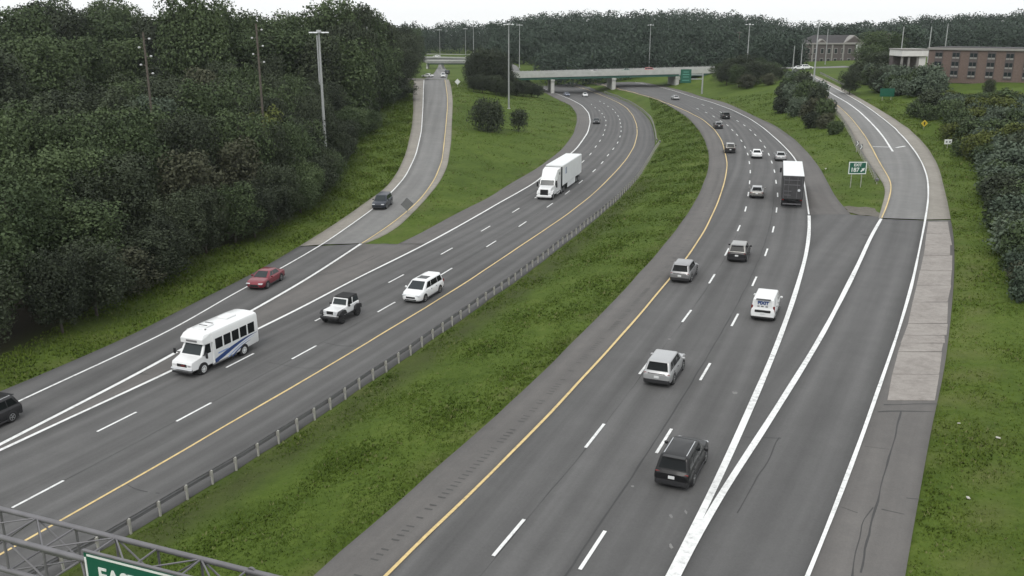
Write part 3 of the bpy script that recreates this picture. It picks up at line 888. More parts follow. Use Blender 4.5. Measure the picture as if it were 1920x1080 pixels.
# ------------------------------------------------------------------ overpass bridge
A2, B2 = at_d(955, 137.3, 362.4), at_d(1340, 127.5, 347.5)
ax = Vector((B2[0] - A2[0], B2[1] - A2[1])); BL = ax.length
BR = empty('overpass_bridge', (A2[0], A2[1], 0), math.atan2(ax.y, ax.x))
BW = 15.0
def zp(x): return A2[2] + (B2[2] - A2[2]) * x / BL     # parapet top along the bridge
def sheared(name, mat, x0, x1, y0, y1, t0, t1, parent=BR):
    """Box following the slope of the deck; t0, t1 below the parapet top."""
    v = [(x, y, zp(x) - t) for t in (t1, t0) for x, y in ((x0, y0), (x1, y0), (x1, y1), (x0, y1))]
    m = MB().add(v, [(3, 2, 1, 0), (4, 5, 6, 7), (0, 1, 5, 4), (1, 2, 6, 5), (2, 3, 7, 6), (3, 0, 4, 7)])
    return m.obj(name, mat, parent)
sheared('deck', 'bridge_concrete', 0, BL, .02, BW, 1.02, 1.62)
sheared('road_surface', 'ramp_concrete', .02, BL - .02, .42, BW - .42, .985, 1.015)
for y in (0, BW - .4):
    par = sheared('parapet', 'bridge_concrete', -.3, BL + .3, y, y + .4, 0, 1.9 if y == 0 else 1.0)
    n = 44
    for i in range(n):
        x = BL * (i + .5) / n
        MB().box((x, y + .2, zp(x) + .10), (.12, .16, .22)).obj('rail_post', 'bridge_concrete', par)
    sheared('hand_rail', 'galvanised', 0, BL, y + .15, y + .25, -.26, -.21, par)
for i, y in enumerate((.35, 3.6, 7.2, 10.8, 14.2)):
    sheared('girder', 'girder_green', .3, BL - .3, y, y + .35, 1.92, 2.75)
tl = pYL[-12] - pYL[-22]
pang = math.atan2(tl[1], tl[0]) - math.atan2(ax.y, ax.x)
for px, py in ((1027, 177), (1148, 174), (1268, 168)):
    g_ = at(px, py)
    loc = Vector((g_[0] - A2[0], g_[1] - A2[1])); loc.rotate(Matrix.Rotation(-math.atan2(ax.y, ax.x), 2))
    x = loc.x
    zb = float(elev(g_[0], g_[1])) - .4
    m = MB()
    dx, dy = math.cos(pang), math.sin(pang)
    wl = 15.5 / max(abs(dy), .5) * .86
    hh = zp(x) - 2.78 - zb
    c0 = (x + dx * wl / 2, .7 + dy * wl / 2)
    m.box((c0[0], c0[1], zb + hh / 2 - .35), (wl, 1.25, hh - .7), pang)
    p_ = m.obj('pier', 'pier_concrete', BR)
    MB().box((c0[0], c0[1], zb + hh - .345), (wl + .7, 1.6, .68), pang).obj('pier_cap', 'pier_concrete', p_)
# abutment walls and slope paving at the right
for x0, x1 in ((-3.2, .25), (BL - .25, BL + 3.0)):
    xm = max(0, min(BL, (x0 + x1) / 2))
    MB().box(((x0 + x1) / 2, BW / 2, (zp(xm) - 1.03 + -2) / 2), (x1 - x0, BW - .1, zp(xm) - 1.03 + 2)).obj('abutment', 'pier_concrete', BR)
pv = [(BL - 13, .3, 1.3), (BL - .3, .3, zp(BL) - 2.8), (BL - .3, BW - .3, zp(BL) - 2.8), (BL - 13, BW - .3, 1.3)]
MB().add(pv + [(x, y, z - 1.6) for x, y, z in pv], [(0, 1, 2, 3), (7, 6, 5, 4), (0, 4, 5, 1), (1, 5, 6, 2), (2, 6, 7, 3), (3, 7, 4, 0)]).obj('slope_paving', 'gravel', BR)
MB().add([(BL - 13, .05, 1.62), (BL - .3, .05, zp(BL) - 2.45), (BL - .3, .6, zp(BL) - 2.45), (BL - 13, .6, 1.62)] + [(BL - 13, .05, 1.0), (BL - .3, .05, zp(BL) - 3.1), (BL - .3, .6, zp(BL) - 3.1), (BL - 13, .6, 1.0)],
         [(0, 1, 2, 3), (7, 6, 5, 4), (0, 4, 5, 1), (1, 5, 6, 2), (2, 6, 7, 3), (3, 7, 4, 0)]).obj('slope_kerb', 'bridge_concrete', BR)
tag(BR, 'grey concrete road bridge with green girders crossing the motorway on three piers', 'bridge')

# a second, far overpass seen above the head of the left ramp
FO = empty('far_overpass', tuple(at_d(798, 115, 486)[:2]) + (0,), 0)
fl = at_d(880, 117, 486)[0] - at_d(798, 115, 486)[0]
fz = at_d(830, 115, 486)[2]
MB().box((fl / 2, 5, fz - .55), (fl, 10, .8)).obj('deck', 'bridge_concrete', FO)
for y in (.15, 9.85): MB().box((fl / 2, y, fz - .05), (fl + .2, .3, 1.0)).obj('parapet', 'bridge_concrete', FO)
MB().box((fl / 2, 5, fz - 1.3), (fl - 1, 7, .7)).obj('girder', 'girder_green', FO)
for x in (fl * .36, fl * .93, .6): MB().box((x, 5, fz - 3.6), (.9, 7.2, 3.95)).obj('pier', 'pier_concrete', FO)
tag(FO, 'small distant concrete overpass above the head of the left ramp', 'bridge')
for nm, ya, yb, d in (('far_road', 108.5, 105, 560), ('far_highway', 103, 98, 640)):
    a_, b_ = at_d(800, ya, d), at_d(905, ya + 1.5, d)
    zz = a_[2]
    v = [(a_[0], d, zz), (b_[0], d - 4, b_[2]), (b_[0] + 6, d + 14, b_[2] + .25), (a_[0] - 4, d + 16, zz + .3)]
    o = link(nm, mesh(nm, v + [(x, y, z - 3) for x, y, z in v], [(0, 1, 2, 3), (0, 4, 5, 1), (1, 5, 6, 2), (2, 6, 7, 3), (3, 7, 4, 0)], 'ramp_concrete')); o['kind'] = 'structure'
    w_ = MB()
    for i in range(24):
        k_ = i / 24
        w_.box((a_[0] + (b_[0] - a_[0]) * (k_ + .02), d - .3 - 4 * k_, zz + (b_[2] - zz) * k_ + .45), ((b_[0] - a_[0]) / 24 * .96, .25, .9))
    tag(w_.obj('barrier_wall', 'bridge_concrete'), 'low concrete barrier of the %s beyond the far overpass' % ('nearer distant road' if nm == 'far_road' else 'farthest distant highway'), 'barrier', 'far road barriers')

# ------------------------------------------------------------------ poles
def high_mast(base, top_z, label, r=.24, arms=True, cat='light pole'):
    root = empty('light_mast', base)
    h = top_z - base[2]
    m = MB(); n = 6
    for i in range(n):
        m.tube((0, 0, h * i / n), (0, 0, h * (i + 1) / n), r * (1 - .55 * i / n), r * (1 - .55 * (i + 1) / n), 10, caps=True)
    m.obj('pole', 'pole_grey', root, 40)
    MB().cbox((0, 0, .12), (.9, .9, .3), .04).obj('base', 'bridge_concrete', root)
    if arms:
        MB().tube((0, 0, h - .05), (0, 0, h + .4), .42, .36, 12).obj('head', 'pole_grey', root, 40)
        for k_ in range(6):
            a = k_ * math.pi / 3 + .3
            m = MB().tube((.3 * math.cos(a), .3 * math.sin(a), h), (1.0 * math.cos(a), 1.0 * math.sin(a), h - .02), .05, n=6)
            ar = m.obj('arm', 'pole_grey', root)
            MB().cbox((1.25 * math.cos(a), 1.25 * math.sin(a), h - .02), (.6, .6, .22), .1).obj('luminaire', 'lamp_glass', ar)
    tag(root, label, cat)
    return root
def gbase(px, py):
    p = at(px, py, 0); return (p[0], p[1], p[2] - .1)
def mast(pxb, pyb, ytop, label, **k):
    b = gbase(pxb, pyb)
    return high_mast(b, at_d(pxb, ytop, b[1])[2], label, **k)
mast(613, 330, 61, 'tall grey light mast rising from the left wood beside the ramp', r=.3)
mast(954, 204, 46, 'tall light mast on the grass island above the two round bushes', r=.26)
def mast_d(px, d, ytop, label, **k):
    p = at_d(px, 100, d); z = float(elev(p[0], d)) - .1
    return high_mast((p[0], d, z), at_d(px, ytop, d)[2], label, **k)
mast_d(974, 440, 47, 'slim light mast farther back, just right of the island mast', r=.22)
mast_d(1218, 420, 47, 'light mast standing behind the middle of the bridge', r=.24)
mast_d(1402, 330, 46, 'light mast among the trees right of the bridge', r=.26)
mast(1523, 182, 40, 'light mast in the bushes beside the right ramp', r=.26)
mast_d(825, 560, 56, 'thin distant light mast above the left ramp head', r=.2)
mast_d(873, 600, 54, 'thin distant light mast left of the dark bush', r=.2)
mast_d(888, 500, 40, 'distant light mast rising behind the dark bush', r=.22)
def utility_pole(px, d, ytop, ybase, label, kind='line'):
    p = at_d(px, ytop, d)
    z = float(elev(p[0], d)) - .2 if ybase is None else at_d(px, ybase, d)[2]
    root = empty('utility_pole', (p[0], d, z))
    h = p[2] - z
    MB().tube((0, 0, 0), (0, 0, h), .21, .13, 10).obj('pole', 'wood_pole' if kind != 'grey' else 'pole_grey', root, 40)
    if kind == 'line':
        for i in range(5):
            zz = h - 1.0 - i * 1.15; sx = -1 if i % 2 else 1
            ar = MB().tube((0, 0, zz), (sx * .5, 0, zz + .1), .04, n=6).obj('arm', 'wood_pole', root)
            MB().lathe_y([(.03, -.2), (.13, -.15), (.13, .15), (.03, .2)], (sx * .75, 0, zz + .12), 10).obj('insulator', 'insulator', ar)
    elif kind == 'cross':
        cr_ = MB().box((0, 0, h - .5), (2.2, .12, .14)).obj('crossarm', 'wood_pole', root)
        for x in (-1, -.5, .5, 1): MB().tube((x, 0, h - .42), (x, 0, h - .18), .05, .03, 6).obj('insulator', 'insulator', cr_)
    tag(root, label, 'utility pole')
    return root
utility_pole(268, 128, 60, None, 'dark wooden power pole with staggered insulators, farther left in the wood')
utility_pole(480, 138, 44, None, 'dark wooden power pole with staggered insulators left of the tall mast')
utility_pole(594, 190, 66, None, 'thin pole seen just left of the tall mast head', 'grey')
utility_pole(688, 235, 50, None, 'thin grey pole in front of the tall trees left of the ramp', 'grey')
utility_pole(723, 262, 58, None, 'thin grey pole at the right end of the tall left trees', 'grey')
utility_pole(1387, 420, 59, None, 'wooden pole among the trees left of the right light mast', 'cross')
utility_pole(1490, 345, 86, None, 'pole at the head of the right ramp', 'grey')
utility_pole(1505, 372, 83, None, 'pole just right of the ramp head, behind parked cars', 'grey')
utility_pole(1553, 395, 54, None, 'pole standing in front of the mauve brick building', 'grey')
utility_pole(1667, 330, 62, None, 'short pole with crossarm left of the white canopy', 'cross')
utility_pole(1695, 300, 50, None, 'pole rising behind the white canopy', 'grey')
utility_pole(1747, 300, 50, None, 'pole rising behind the long brick school', 'grey')
utility_pole(1778, 320, 44, None, 'rightmost pole behind the long brick school', 'grey')

# ------------------------------------------------------------------ signs
def sign(name, base, w_, h_, zc, mat, label, cat='sign', posts=(-.3, .3), rz=0.0, border=None, diamond=False, back='sign_back', postmat='post_steel', thick=.05):
    """Panel facing -Y (turned by rz) with its posts; zc: panel centre above base."""
    root = empty(name, base, rz)
    if diamond:
        s = w_ / 2
        pan = MB().prism_y([(0, zc - s), (s, zc), (0, zc + s), (-s, zc)], -thick / 2, thick / 2).obj('panel', mat, root)
    else:
        pan = MB().cbox((0, 0, zc), (w_, thick, h_), .02).obj('panel', mat, root)
        if border:
            b = .07 * h_
            m = MB()
            for c, d in (((0, h_ / 2 - b * .7), (w_ - b * .4, b)), ((0, -h_ / 2 + b * .7), (w_ - b * .4, b)), ((-w_ / 2 + b * .7, 0), (b, h_ - b * 2.4)), ((w_ / 2 - b * .7, 0), (b, h_ - b * 2.4))):
                m.box((c[0], -thick / 2 - .004, zc + c[1]), (d[0], .012, d[1]))
            m.obj('border', border, pan)
    for x in posts:
        MB().box((x * w_, thick / 2 + .05, (zc + h_ / 2 * (.2 if diamond else .9)) / 2), (.09, .08, zc + h_ / 2 * (.2 if diamond else .9))).obj('post', postmat, root)
    tag(root, label, cat)
    return root, pan
def letter(txt, size, mat, parent, x, z, y=-.035, bold=.0):
    o = link('lettering', text_mesh(txt, size, mat, bold), parent)
    o.location = (x, y, z); o.rotation_euler = (math.pi / 2, 0, 0)
    return o
# EXIT 187
b_ = at(1604, 352, 0); s_px = F / (b_[1] * CT + (CH - b_[2]) * ST)
w_, h_ = 34 / s_px, 23.5 / s_px
ex, pan = sign('exit_sign', (b_[0], b_[1], b_[2] - .1), w_, h_, 37 / s_px * 1.04, 'sign_green', 'green EXIT 187 sign with white arrow in the grass gore', posts=(-.28, .28), border='sign_white')
zc = 37 / s_px * 1.04
letter('EXIT', h_ * .30, 'sign_white', pan, 0, zc + h_ * .23, bold=.012)
letter('187', h_ * .46, 'sign_white', pan, -w_ * .14, zc - h_ * .16, bold=.02)
aw = h_ * .34
cx, cz = w_ * .28, zc - h_ * .16
arp = [(-.5, -.28), (-.28, -.5), (.12, -.1), (.3, -.28), (.5, .5), (-.28, .3), (-.1, .12)]
MB().prism_y([(cx + x * aw, cz + z * aw) for x, z in arp], -.05, -.028).obj('arrow', 'sign_white', pan)
# diamond warning sign seen from behind, at the left ramp
b_ = at(764, 404, 0); s_px = F / (b_[1] * CT + (CH - b_[2]) * ST)
sign('merge_sign', (b_[0], b_[1], b_[2] - .1), 25 / s_px, 25 / s_px, 22 / s_px * 1.04, 'sign_back', 'grey back of a diamond warning sign beside the left ramp', posts=(0,), rz=.35, diamond=True)
# small diamond far up the left ramp
b_ = at(858, 163, 0); s_px = F / (b_[1] * CT + (CH - b_[2]) * ST)
sign('small_diamond_sign', (b_[0], b_[1], b_[2] - .1), 11 / s_px, 11 / s_px, 10 / s_px, 'sign_white', 'small pale diamond sign at the head of the left ramp', posts=(0,), diamond=True)
# yellow diamond on the right ramp, black mark on it
b_ = at(1732, 243, 0); s_px = F / (b_[1] * CT + (CH - b_[2]) * ST)
r_, p_ = sign('warning_sign', (b_[0], b_[1], b_[2] - .1), 13 / s_px, 13 / s_px, 12.5 / s_px, 'sign_yellow', 'small yellow diamond warning sign right of the right ramp', posts=(0,), diamond=True)
MB().prism_y([(-.1, 12.5 / s_px - .3), (.1, 12.5 / s_px - .3), (.1, 12.5 / s_px + .05), (.24, 12.5 / s_px + .05), (0, 12.5 / s_px + .35), (-.24, 12.5 / s_px + .05), (-.1, 12.5 / s_px + .05)], -.05, -.026).obj('arrow', 'black', p_)
# small white route sign farther down
b_ = at(1776, 279, 0); s_px = F / (b_[1] * CT + (CH - b_[2]) * ST)
r_, p_ = sign('route_sign', (b_[0], b_[1], b_[2] - .1), 14 / s_px, 9 / s_px, 14 / s_px, 'sign_white', 'small white route sign in front of the right shrubs', posts=(0,))
for x in (-.28, .3): MB().lathe_y([(.12, -.03), (.17, -.035), (.17, -.027)], (x, 0, 14 / s_px), 10).obj('emblem', 'sign_back', p_)
# grey pair of chevron boards by the ramp guardrail
for i, (px, py, lb) in enumerate(((1606, 285, 'upper grey chevron board on the ramp guardrail'), (1613, 291, 'lower grey chevron board on the ramp guardrail'))):
    b_ = at(px, py, 0); s_px = F / (b_[1] * CT + (CH - b_[2]) * ST)
    r_, p_ = sign('chevron_sign', (b_[0], b_[1], b_[2] - .1), 7 / s_px, 10 / s_px, 17 / s_px, 'sign_back', lb, posts=(0,), rz=.2)
    zc = 17 / s_px
    MB().prism_y([(-.22, zc + .4), (-.05, zc + .4), (.22, zc), (-.05, zc - .4), (-.22, zc - .4), (.05, zc)], -.045, -.026).obj('chevron', 'sign_white', p_)
# green guide board on the right bank
b_ = at(1662, 188, 0); s_px = F / (b_[1] * CT + (CH - b_[2]) * ST)
sign('guide_sign', (b_[0], b_[1], b_[2] - .1), 27 / s_px, 15 / s_px, 15 / s_px, 'sign_green', 'green guide board among the bushes right of the ramp', posts=(-.3, .3), border='sign_green')
# overhead green sign on a cantilever in front of the bridge
b_ = at(1316, 176, 0); s_px = F / (b_[1] * CT + (CH - b_[2]) * ST)
cs = empty('overhead_sign', (b_[0], b_[1], b_[2] - .1))
hp = 38 / s_px
MB().tube((0, 0, 0), (0, 0, hp), .32, .24, 10).obj('post', 'pole_grey', cs, 40)
for z in (hp - .5, hp - 1.9): MB().tube((0, 0, z), (-45 / s_px, 0, z), .15, n=8).obj('arm', 'pole_grey', cs)
cx, cz = -32 / s_px, hp - .9
pn = MB().cbox((cx, -.3, cz), (20 / s_px, .12, 25 / s_px), .05).obj('panel', 'sign_green', cs)
m = MB()
for z_, ww in ((.30, .5), (.12, .62), (-.06, .55), (-.30, .66)):
    m.box((cx, -.37, cz + z_ * 25 / s_px), (ww * 20 / s_px, .02, .28))
m.obj('legend', 'sign_white', pn)
plain('legend_teal', (.10, .28, .22), .5); pn.children[0].data.materials[0] = MATS['legend_teal']
tag(cs, 'green overhead sign on a side post in front of the bridge', 'sign')

# ------------------------------------------------------------------ sign gantry, bottom left
c0, c1 = at_z(0, 954, 7.0), at_z(472, 1072, 7.0)
gd = Vector((c1[0] - c0[0], c1[1] - c0[1])); GLn = gd.length
G = empty('sign_gantry', (c0[0], c0[1], 7.0), math.atan2(gd.y, gd.x))
sep = 1.36
X0, X1 = -7.0, GLn + 1.5
DT = 1.25
for y, z in ((0, 0), (-sep, 0), (0, -DT), (-sep, -DT)):
    MB().tube((X0, y, z), (X1, y, z), .095, n=10).obj('chord', 'galvanised', G, 40)
bay = 1.75
nb = int((X1 - X0) / bay)
for i in range(nb + 1):
    x = X0 + i * bay
    for y in (0, -sep): MB().tube((x, y, 0), (x, y, -DT), .042, n=6).obj('upright', 'galvanised', G)
    for z in (0, -DT): MB().tube((x, 0, z), (x, -sep, z), .038, n=6).obj('cross_strut', 'galvanised', G)
    if i < nb:
        a, b = (0, -sep) if i % 2 else (-sep, 0)
        MB().tube((x, a, 0), (x + bay, b, 0), .03, n=6).obj('top_brace', 'galvanised', G)
        MB().tube((x, b, -DT), (x + bay, a, -DT), .03, n=6).obj('bottom_brace', 'galvanised', G)
        for y in (0, -sep): MB().tube((x, y, 0 if i % 2 else -DT), (x + bay, y, -DT if i % 2 else 0), .034, n=6).obj('side_brace', 'galvanised', G)
MB().lathe_y([(.16, -.04), (.16, .04)], (GLn, 0, 0), 12).obj('chord_flange', 'galvanised', G)
gz = float(elev(c0[0], c0[1])) - 7.0
MB().tube((X1, -sep / 2, gz - .3), (X1, -sep / 2, .5), .28, .22, 12).obj('column', 'galvanised', G, 40)
MB().tube((X0, -sep / 2, gz - .3), (X0, -sep / 2, .5), .28, .22, 12).obj('column', 'galvanised', G, 40)
tag(G, 'galvanised tubular sign gantry crossing the lower left corner', 'gantry')
s0 = at_z(156, 1033, 7.62); s1 = at_z(345, 1081, 7.62)
sd = Vector((s1[0] - s0[0], s1[1] - s0[1])); 
SG = empty('gantry_sign', (s0[0], s0[1], 7.62), math.atan2(sd.y, sd.x))
sw, sh = 5.6, 2.9
pn = MB().cbox((sw / 2, 0, -sh / 2), (sw, .06, sh), .03).obj('panel', 'sign_green', SG)
m = MB()
m.box((sw / 2, -.034, -.09), (sw - .3, .014, .075)); m.box((sw / 2, -.034, -sh + .09), (sw - .3, .014, .075))
m.box((.075, -.034, -sh / 2), (.075, .014, sh - .36)); m.box((sw - .075, -.034, -sh / 2), (.075, .014, sh - .36))
m.obj('border', 'sign_white', pn)
for x in (.9, 2.8, 4.7): MB().box((x, .09, -sh / 2 - .1), (.1, .1, sh)).obj('bracket', 'galvanised', SG)
letter('EAST', .74, 'sign_white', pn, 1.35, -.72, bold=.014)
MB().box((sw / 2, -.02, .05), (sw, .1, .05)).obj('top_trim', 'galvanised', pn)
tag(SG, 'green EAST direction sign hung on the gantry', 'sign')

# ------------------------------------------------------------------ buildings
def building(name, base, rz, L, Dp, Ht, wall, label):
    root = empty(name, base, rz)
    MB().box((L / 2, Dp / 2, Ht / 2 - .5), (L, Dp, Ht + 1)).obj('wall', wall, root)
    return tag(root, label, 'building')
p0, p1 = at_z(1736, 146, 10.3), at_z(2010, 156, 10.3)
sd = Vector((p1[0] - p0[0], p1[1] - p0[1]))
sch_h = at_d(1736, 93, p0[1])[2] - p0[2]
S_ = building('brick_school', tuple(p0), math.atan2(sd.y, sd.x), sd.length, 14, sch_h, 'brick_wall', 'long brick school building on the hill with grey window bays')
MB().cbox((sd.length / 2, 7, sch_h + .25), (sd.length + .8, 14.8, .6), .06).obj('roof_edge', 'stone_trim', S_)
MB().box((sd.length / 2, 7, sch_h + .62), (sd.length - .6, 13.4, .12)).obj('roof', 'roof_dark', S_)
nbay = int(sd.length / 4.1)
for i in range(nbay):
    x = (i + .62) * sd.length / nbay
    bayp = MB().box((x, -.05, sch_h * .5), (2.0, .18, sch_h * .94)).obj('window_bay', 'brick_mauve', S_)
    for fl_ in range(3):
        z = sch_h * (.17 + .31 * fl_)
        for dx in (-.45, .45):
            MB().box((x + dx, -.17, z + .25), (.72, .08, sch_h * .15)).obj('pane', 'glass_tint', bayp)
            MB().box((x + dx, -.18, z - .42), (.78, .12, .42)).obj('sill_panel', 'stone_trim', bayp)
p0 = at_z(1688, 142, 10.0); wx = at_z(1737, 142, 10.0)[0] - p0[0]
Cn = empty('entrance_canopy', (p0[0], p0[1] + 1.0, 10.0 - .3))
zt = at_d(1710, 93, p0[1])[2] - 9.7; zb_ = at_d(1710, 107, p0[1])[2] - 9.7
MB().cbox((wx / 2, 4, (zt + zb_) / 2), (wx, 9, zt - zb_ - .3), .08).obj('fascia', 'canopy_white', Cn)
MB().cbox((wx / 2, 4, zt), (wx + .4, 9.4, .35), .08).obj('roof_edge', 'stone_trim', Cn)
for x in (.5, wx * .33, wx * .66): MB().box((x, .3, zb_ / 2 + .05), (.5, .5, zb_ + .1)).obj('pillar', 'stone_trim', Cn)
MB().box((wx - 1.2, .3, zb_ / 2 + .02), (1.9, .4, zb_ + .04)).obj('white_panel', 'canopy_white', Cn)
MB().box((wx / 2, 7, zb_ / 2), (wx - .2, 2.5, zb_)).obj('back_wall', 'brick_mauve', Cn)
tag(Cn, 'white flat entrance canopy at the left end of the brick school', 'canopy')
d_ = 430
p0 = at_d(1507, 124, d_); p1 = at_d(1622, 122, d_)
zt = at_d(1560, 82, d_)[2]; zg = p0[2] - .5; L_ = p1[0] - p0[0]
M_ = building('mauve_building', (p0[0], d_, zg), 0, L_, 16, zt - zg, 'brick_mauve', 'mauve brick building with gabled dark roof beyond the right ramp')
hh = zt - zg
MB().cbox((L_ / 2, 8, hh), (L_ + .8, 17, .7), .1).obj('cornice', 'stone_trim', M_)
rf_ = MB().add([(0, 0, hh + .36), (L_, 0, hh + .36), (L_, 16, hh + .36), (0, 16, hh + .36), (6, 8, hh + 3.8), (L_ - 6, 8, hh + 3.8)], [(0, 1, 5, 4), (1, 2, 5), (2, 3, 4, 5), (3, 0, 4), (3, 2, 1, 0)]).obj('roof', 'roof_dark', M_)
for gx, gw in ((L_ * .78, 9.5), (L_ * .26, 5.0)):
    gb = MB().add([(gx - gw / 2, -.4, hh + .36), (gx + gw / 2, -.4, hh + .36), (gx, -.4, hh + .36 + gw * .36), (gx - gw / 2, 6, hh + .36), (gx + gw / 2, 6, hh + .36), (gx, 6, hh + .36 + gw * .36)], [(0, 1, 2), (0, 2, 5, 3), (1, 4, 5, 2), (3, 5, 4), (0, 3, 4, 1)]).obj('gable', 'stone_trim', rf_)
    MB().add([(gx - gw / 2 + 1, -.43, hh + .6), (gx + gw / 2 - 1, -.43, hh + .6), (gx, -.43, hh + gw * .36 - .1), (gx, -.41, hh + gw * .36 - .1)], [(0, 1, 2)]).obj('gable_infill', 'brick_mauve', gb)
for i in range(9):
    x = (i + .5) * L_ / 9
    for fl_ in range(2):
        f_ = MB().box((x, -.06, hh * (.27 + .42 * fl_)), (1.5, .16, hh * .24)).obj('window', 'stone_trim', M_)
        MB().box((x, -.16, hh * (.27 + .42 * fl_)), (1.15, .06, hh * .19)).obj('pane', 'glass_tint', f_)
for x in (L_ * .12, L_ * .44, L_ * .62, L_ * .9): MB().box((x, -.12, hh / 2), (.7, .3, hh)).obj('pilaster', 'stone_trim', M_)
# white clock-like sign post in front of it
b_ = at_d(1607, 118, 400)
r_, p_ = sign('street_sign', (b_[0], 400, float(elev(b_[0], 400))), 2.2, 2.9, at_d(1607, 90, 400)[2] - float(elev(b_[0], 400)), 'sign_white', 'white roadside sign board in front of the mauve building', posts=(0,))
MB().box((0, -.04, at_d(1607, 90, 400)[2] - float(elev(b_[0], 400))), (.7, .03, 1.0)).obj('panel_mark', 'black', p_)

# ------------------------------------------------------------------ vegetation
def crown_arrays(seed, n, leaf, lobes=13, base=.12, open_=.0, asp=1.0):
    """Leaf quads in a unit crown: radius ~1 in x,y, height 0..1; lobes are clumps of foliage on limbs."""
    r = np.random.default_rng(seed)
    cs, rs = [], []
    lobes = int(lobes * 1.7)
    for i in range(lobes):
        u = (i + .5) / lobes
        z = base + (1 - base) * (.12 + .78 * u)
        rad = math.sqrt(max(.02, 1 - ((z - (base + 1) / 2) / ((1 - base) / 2 * 1.06)) ** 2))
        a = i * 2.39996 + r.uniform(-.5, .5)
        d = rad * r.uniform(.38, .80)
        cs.append((math.cos(a) * d, math.sin(a) * d, z)); rs.append(r.uniform(.30, .54) * (.62 + .45 * rad))
    for zc_ in (.3, .5, .7):
        cs.append((0, 0, base + (1 - base) * zc_)); rs.append(.5)
    cs = np.array(cs); rs = np.array(rs)
    p = rs ** 2; p = p / p.sum()
    k = r.choice(len(rs), n, p=p)
    d = r.normal(size=(n, 3)); d[:, 2] += .25; d /= np.linalg.norm(d, axis=1, keepdims=True)
    rad = rs[k] * (1 - np.abs(r.normal(0, .16, n))) * (1 + (.12 if n > 5000 or n < 1200 else .20) * r.standard_normal(n))
    pos = cs[k] + d * rad[:, None] * [1, 1, min(.62, asp * 1.05)]
    keep = (pos[:, 2] > base * .3)
    # ragged outline: whole patches of each clump are missing
    if open_:
        h = np.sin(pos[:, 0] * 9 + seed) + np.sin(pos[:, 1] * 8.3 + seed * 2) + np.sin(pos[:, 2] * 15 + seed * 3)
        keep &= h > -1.9 + open_ * 1.6
    pos, d = pos[keep], d[keep]
    nrm = d + r.normal(0, .55, d.shape); nrm /= np.linalg.norm(nrm, axis=1, keepdims=True)
    return pos, nrm, leaf * r.uniform(.55, 1.35, len(pos)), r
def quads(pos, nrm, size, r, aspect=.72):
    n = len(pos)
    ref = r.normal(size=(n, 3))
    u = np.cross(nrm, ref); u /= np.linalg.norm(u, axis=1, keepdims=True) + 1e-9
    v = np.cross(nrm, u)
    s = size[:, None]
    bend = nrm * s * .18
    V = np.stack([pos - u * s * .5 - bend, pos - v * s * aspect * .5, pos + u * s * .5 - bend, pos + v * s * aspect * .5], 1).reshape(-1, 3)
    Q = np.arange(4 * n).reshape(n, 4)
    return V, Q
def trunk_mb(h, r, seed, limbs=5, spread=.55):
    rr = random.Random(seed)
    m = MB()
    pts_ = [(0, 0, -.3)]
    for i in range(1, 5): pts_.append((rr.uniform(-.12, .12) * i * .4, rr.uniform(-.12, .12) * i * .4, h * i / 4 * .86))
    for i in range(4): m.tube(pts_[i], pts_[i + 1], r * (1 - .2 * i), r * (1 - .2 * (i + 1)), 7)
    for i in range(limbs):
        a = i * 2.4 + rr.random(); k = rr.randint(1, 3)
        b = Vector(pts_[k]); ln = h * rr.uniform(.25, .4)
        q = b + Vector((math.cos(a) * ln * spread, math.sin(a) * ln * spread, ln * .75))
        m.tube(b, q, r * .42, r * .12, 6)
    return m
PROTO = {}
def proto(key, seed, h, wd, n, leaf, base, lobes, mat, open_=.25, tr=.22, limbs=5):
    pos, nrm, size, r = crown_arrays(seed, n, leaf, lobes, base, open_, wd / 2 / h)
    P3 = pos * [wd / 2, wd / 2, h]
    V, Q = quads(P3, nrm, size, r)
    cm = npmesh('crown', V, Q, mat)
    tm = None
    if tr:
        t = trunk_mb(h, tr, seed, limbs)
        tm = mesh('trunk', t.v, t.f, 'bark')
    PROTO[key] = (cm, tm, (h, wd))
for i in range(4): proto('wood%d' % i, 20 + i, 14, 9.5, 12500, .36, .10, 15 + i, 'leaf_dark', .35)
for i in range(3): proto('mid%d' % i, 30 + i, 14, 9.0, 12000, .36, .10, 14 + i, 'leaf_mid', .35)
for i in range(2): proto('tall%d' % i, 40 + i, 20, 11, 11000, .52, .12, 18, 'leaf_mid', .4)
for i in range(2): proto('talld%d' % i, 44 + i, 20, 11, 11000, .52, .12, 18, 'leaf_dark', .4)
proto('grey0', 50, 12, 8, 9000, .36, .08, 12, 'leaf_grey', .3)
proto('yell0', 52, 11, 7, 8000, .34, .10, 12, 'leaf_yellow', .3)
proto('brown0', 54, 10, 7, 8000, .34, .05, 12, 'leaf_brown', .3)
proto('far0', 60, 18, 13, 3600, 1.05, .06, 14, 'leaf_far', .35)
proto('far1', 61, 18, 14, 3600, 1.05, .06, 16, 'leaf_far', .35)
for i in range(3): proto('bush%d' % i, 70 + i, 4, 5.0, 3400, .38, .0, 11, ('leaf_dark', 'leaf_mid', 'leaf_grey')[i], .3, tr=.09, limbs=6)
proto('bushy', 74, 4, 5.0, 3400, .38, .0, 11, 'leaf_yellow', .3, tr=.09)
proto('bushb', 75, 4, 5.0, 3400, .38, .0, 11, 'leaf_brown', .3, tr=.09)
proto('round', 80, 6.4, 8.6, 7000, .36, .03, 20, 'leaf_dark', .15, tr=.2, limbs=7)
proto('vase', 82, 5.0, 5.0, 2600, .34, .16, 12, 'leaf_dark', .55, tr=.14, limbs=8)
NT = [0]
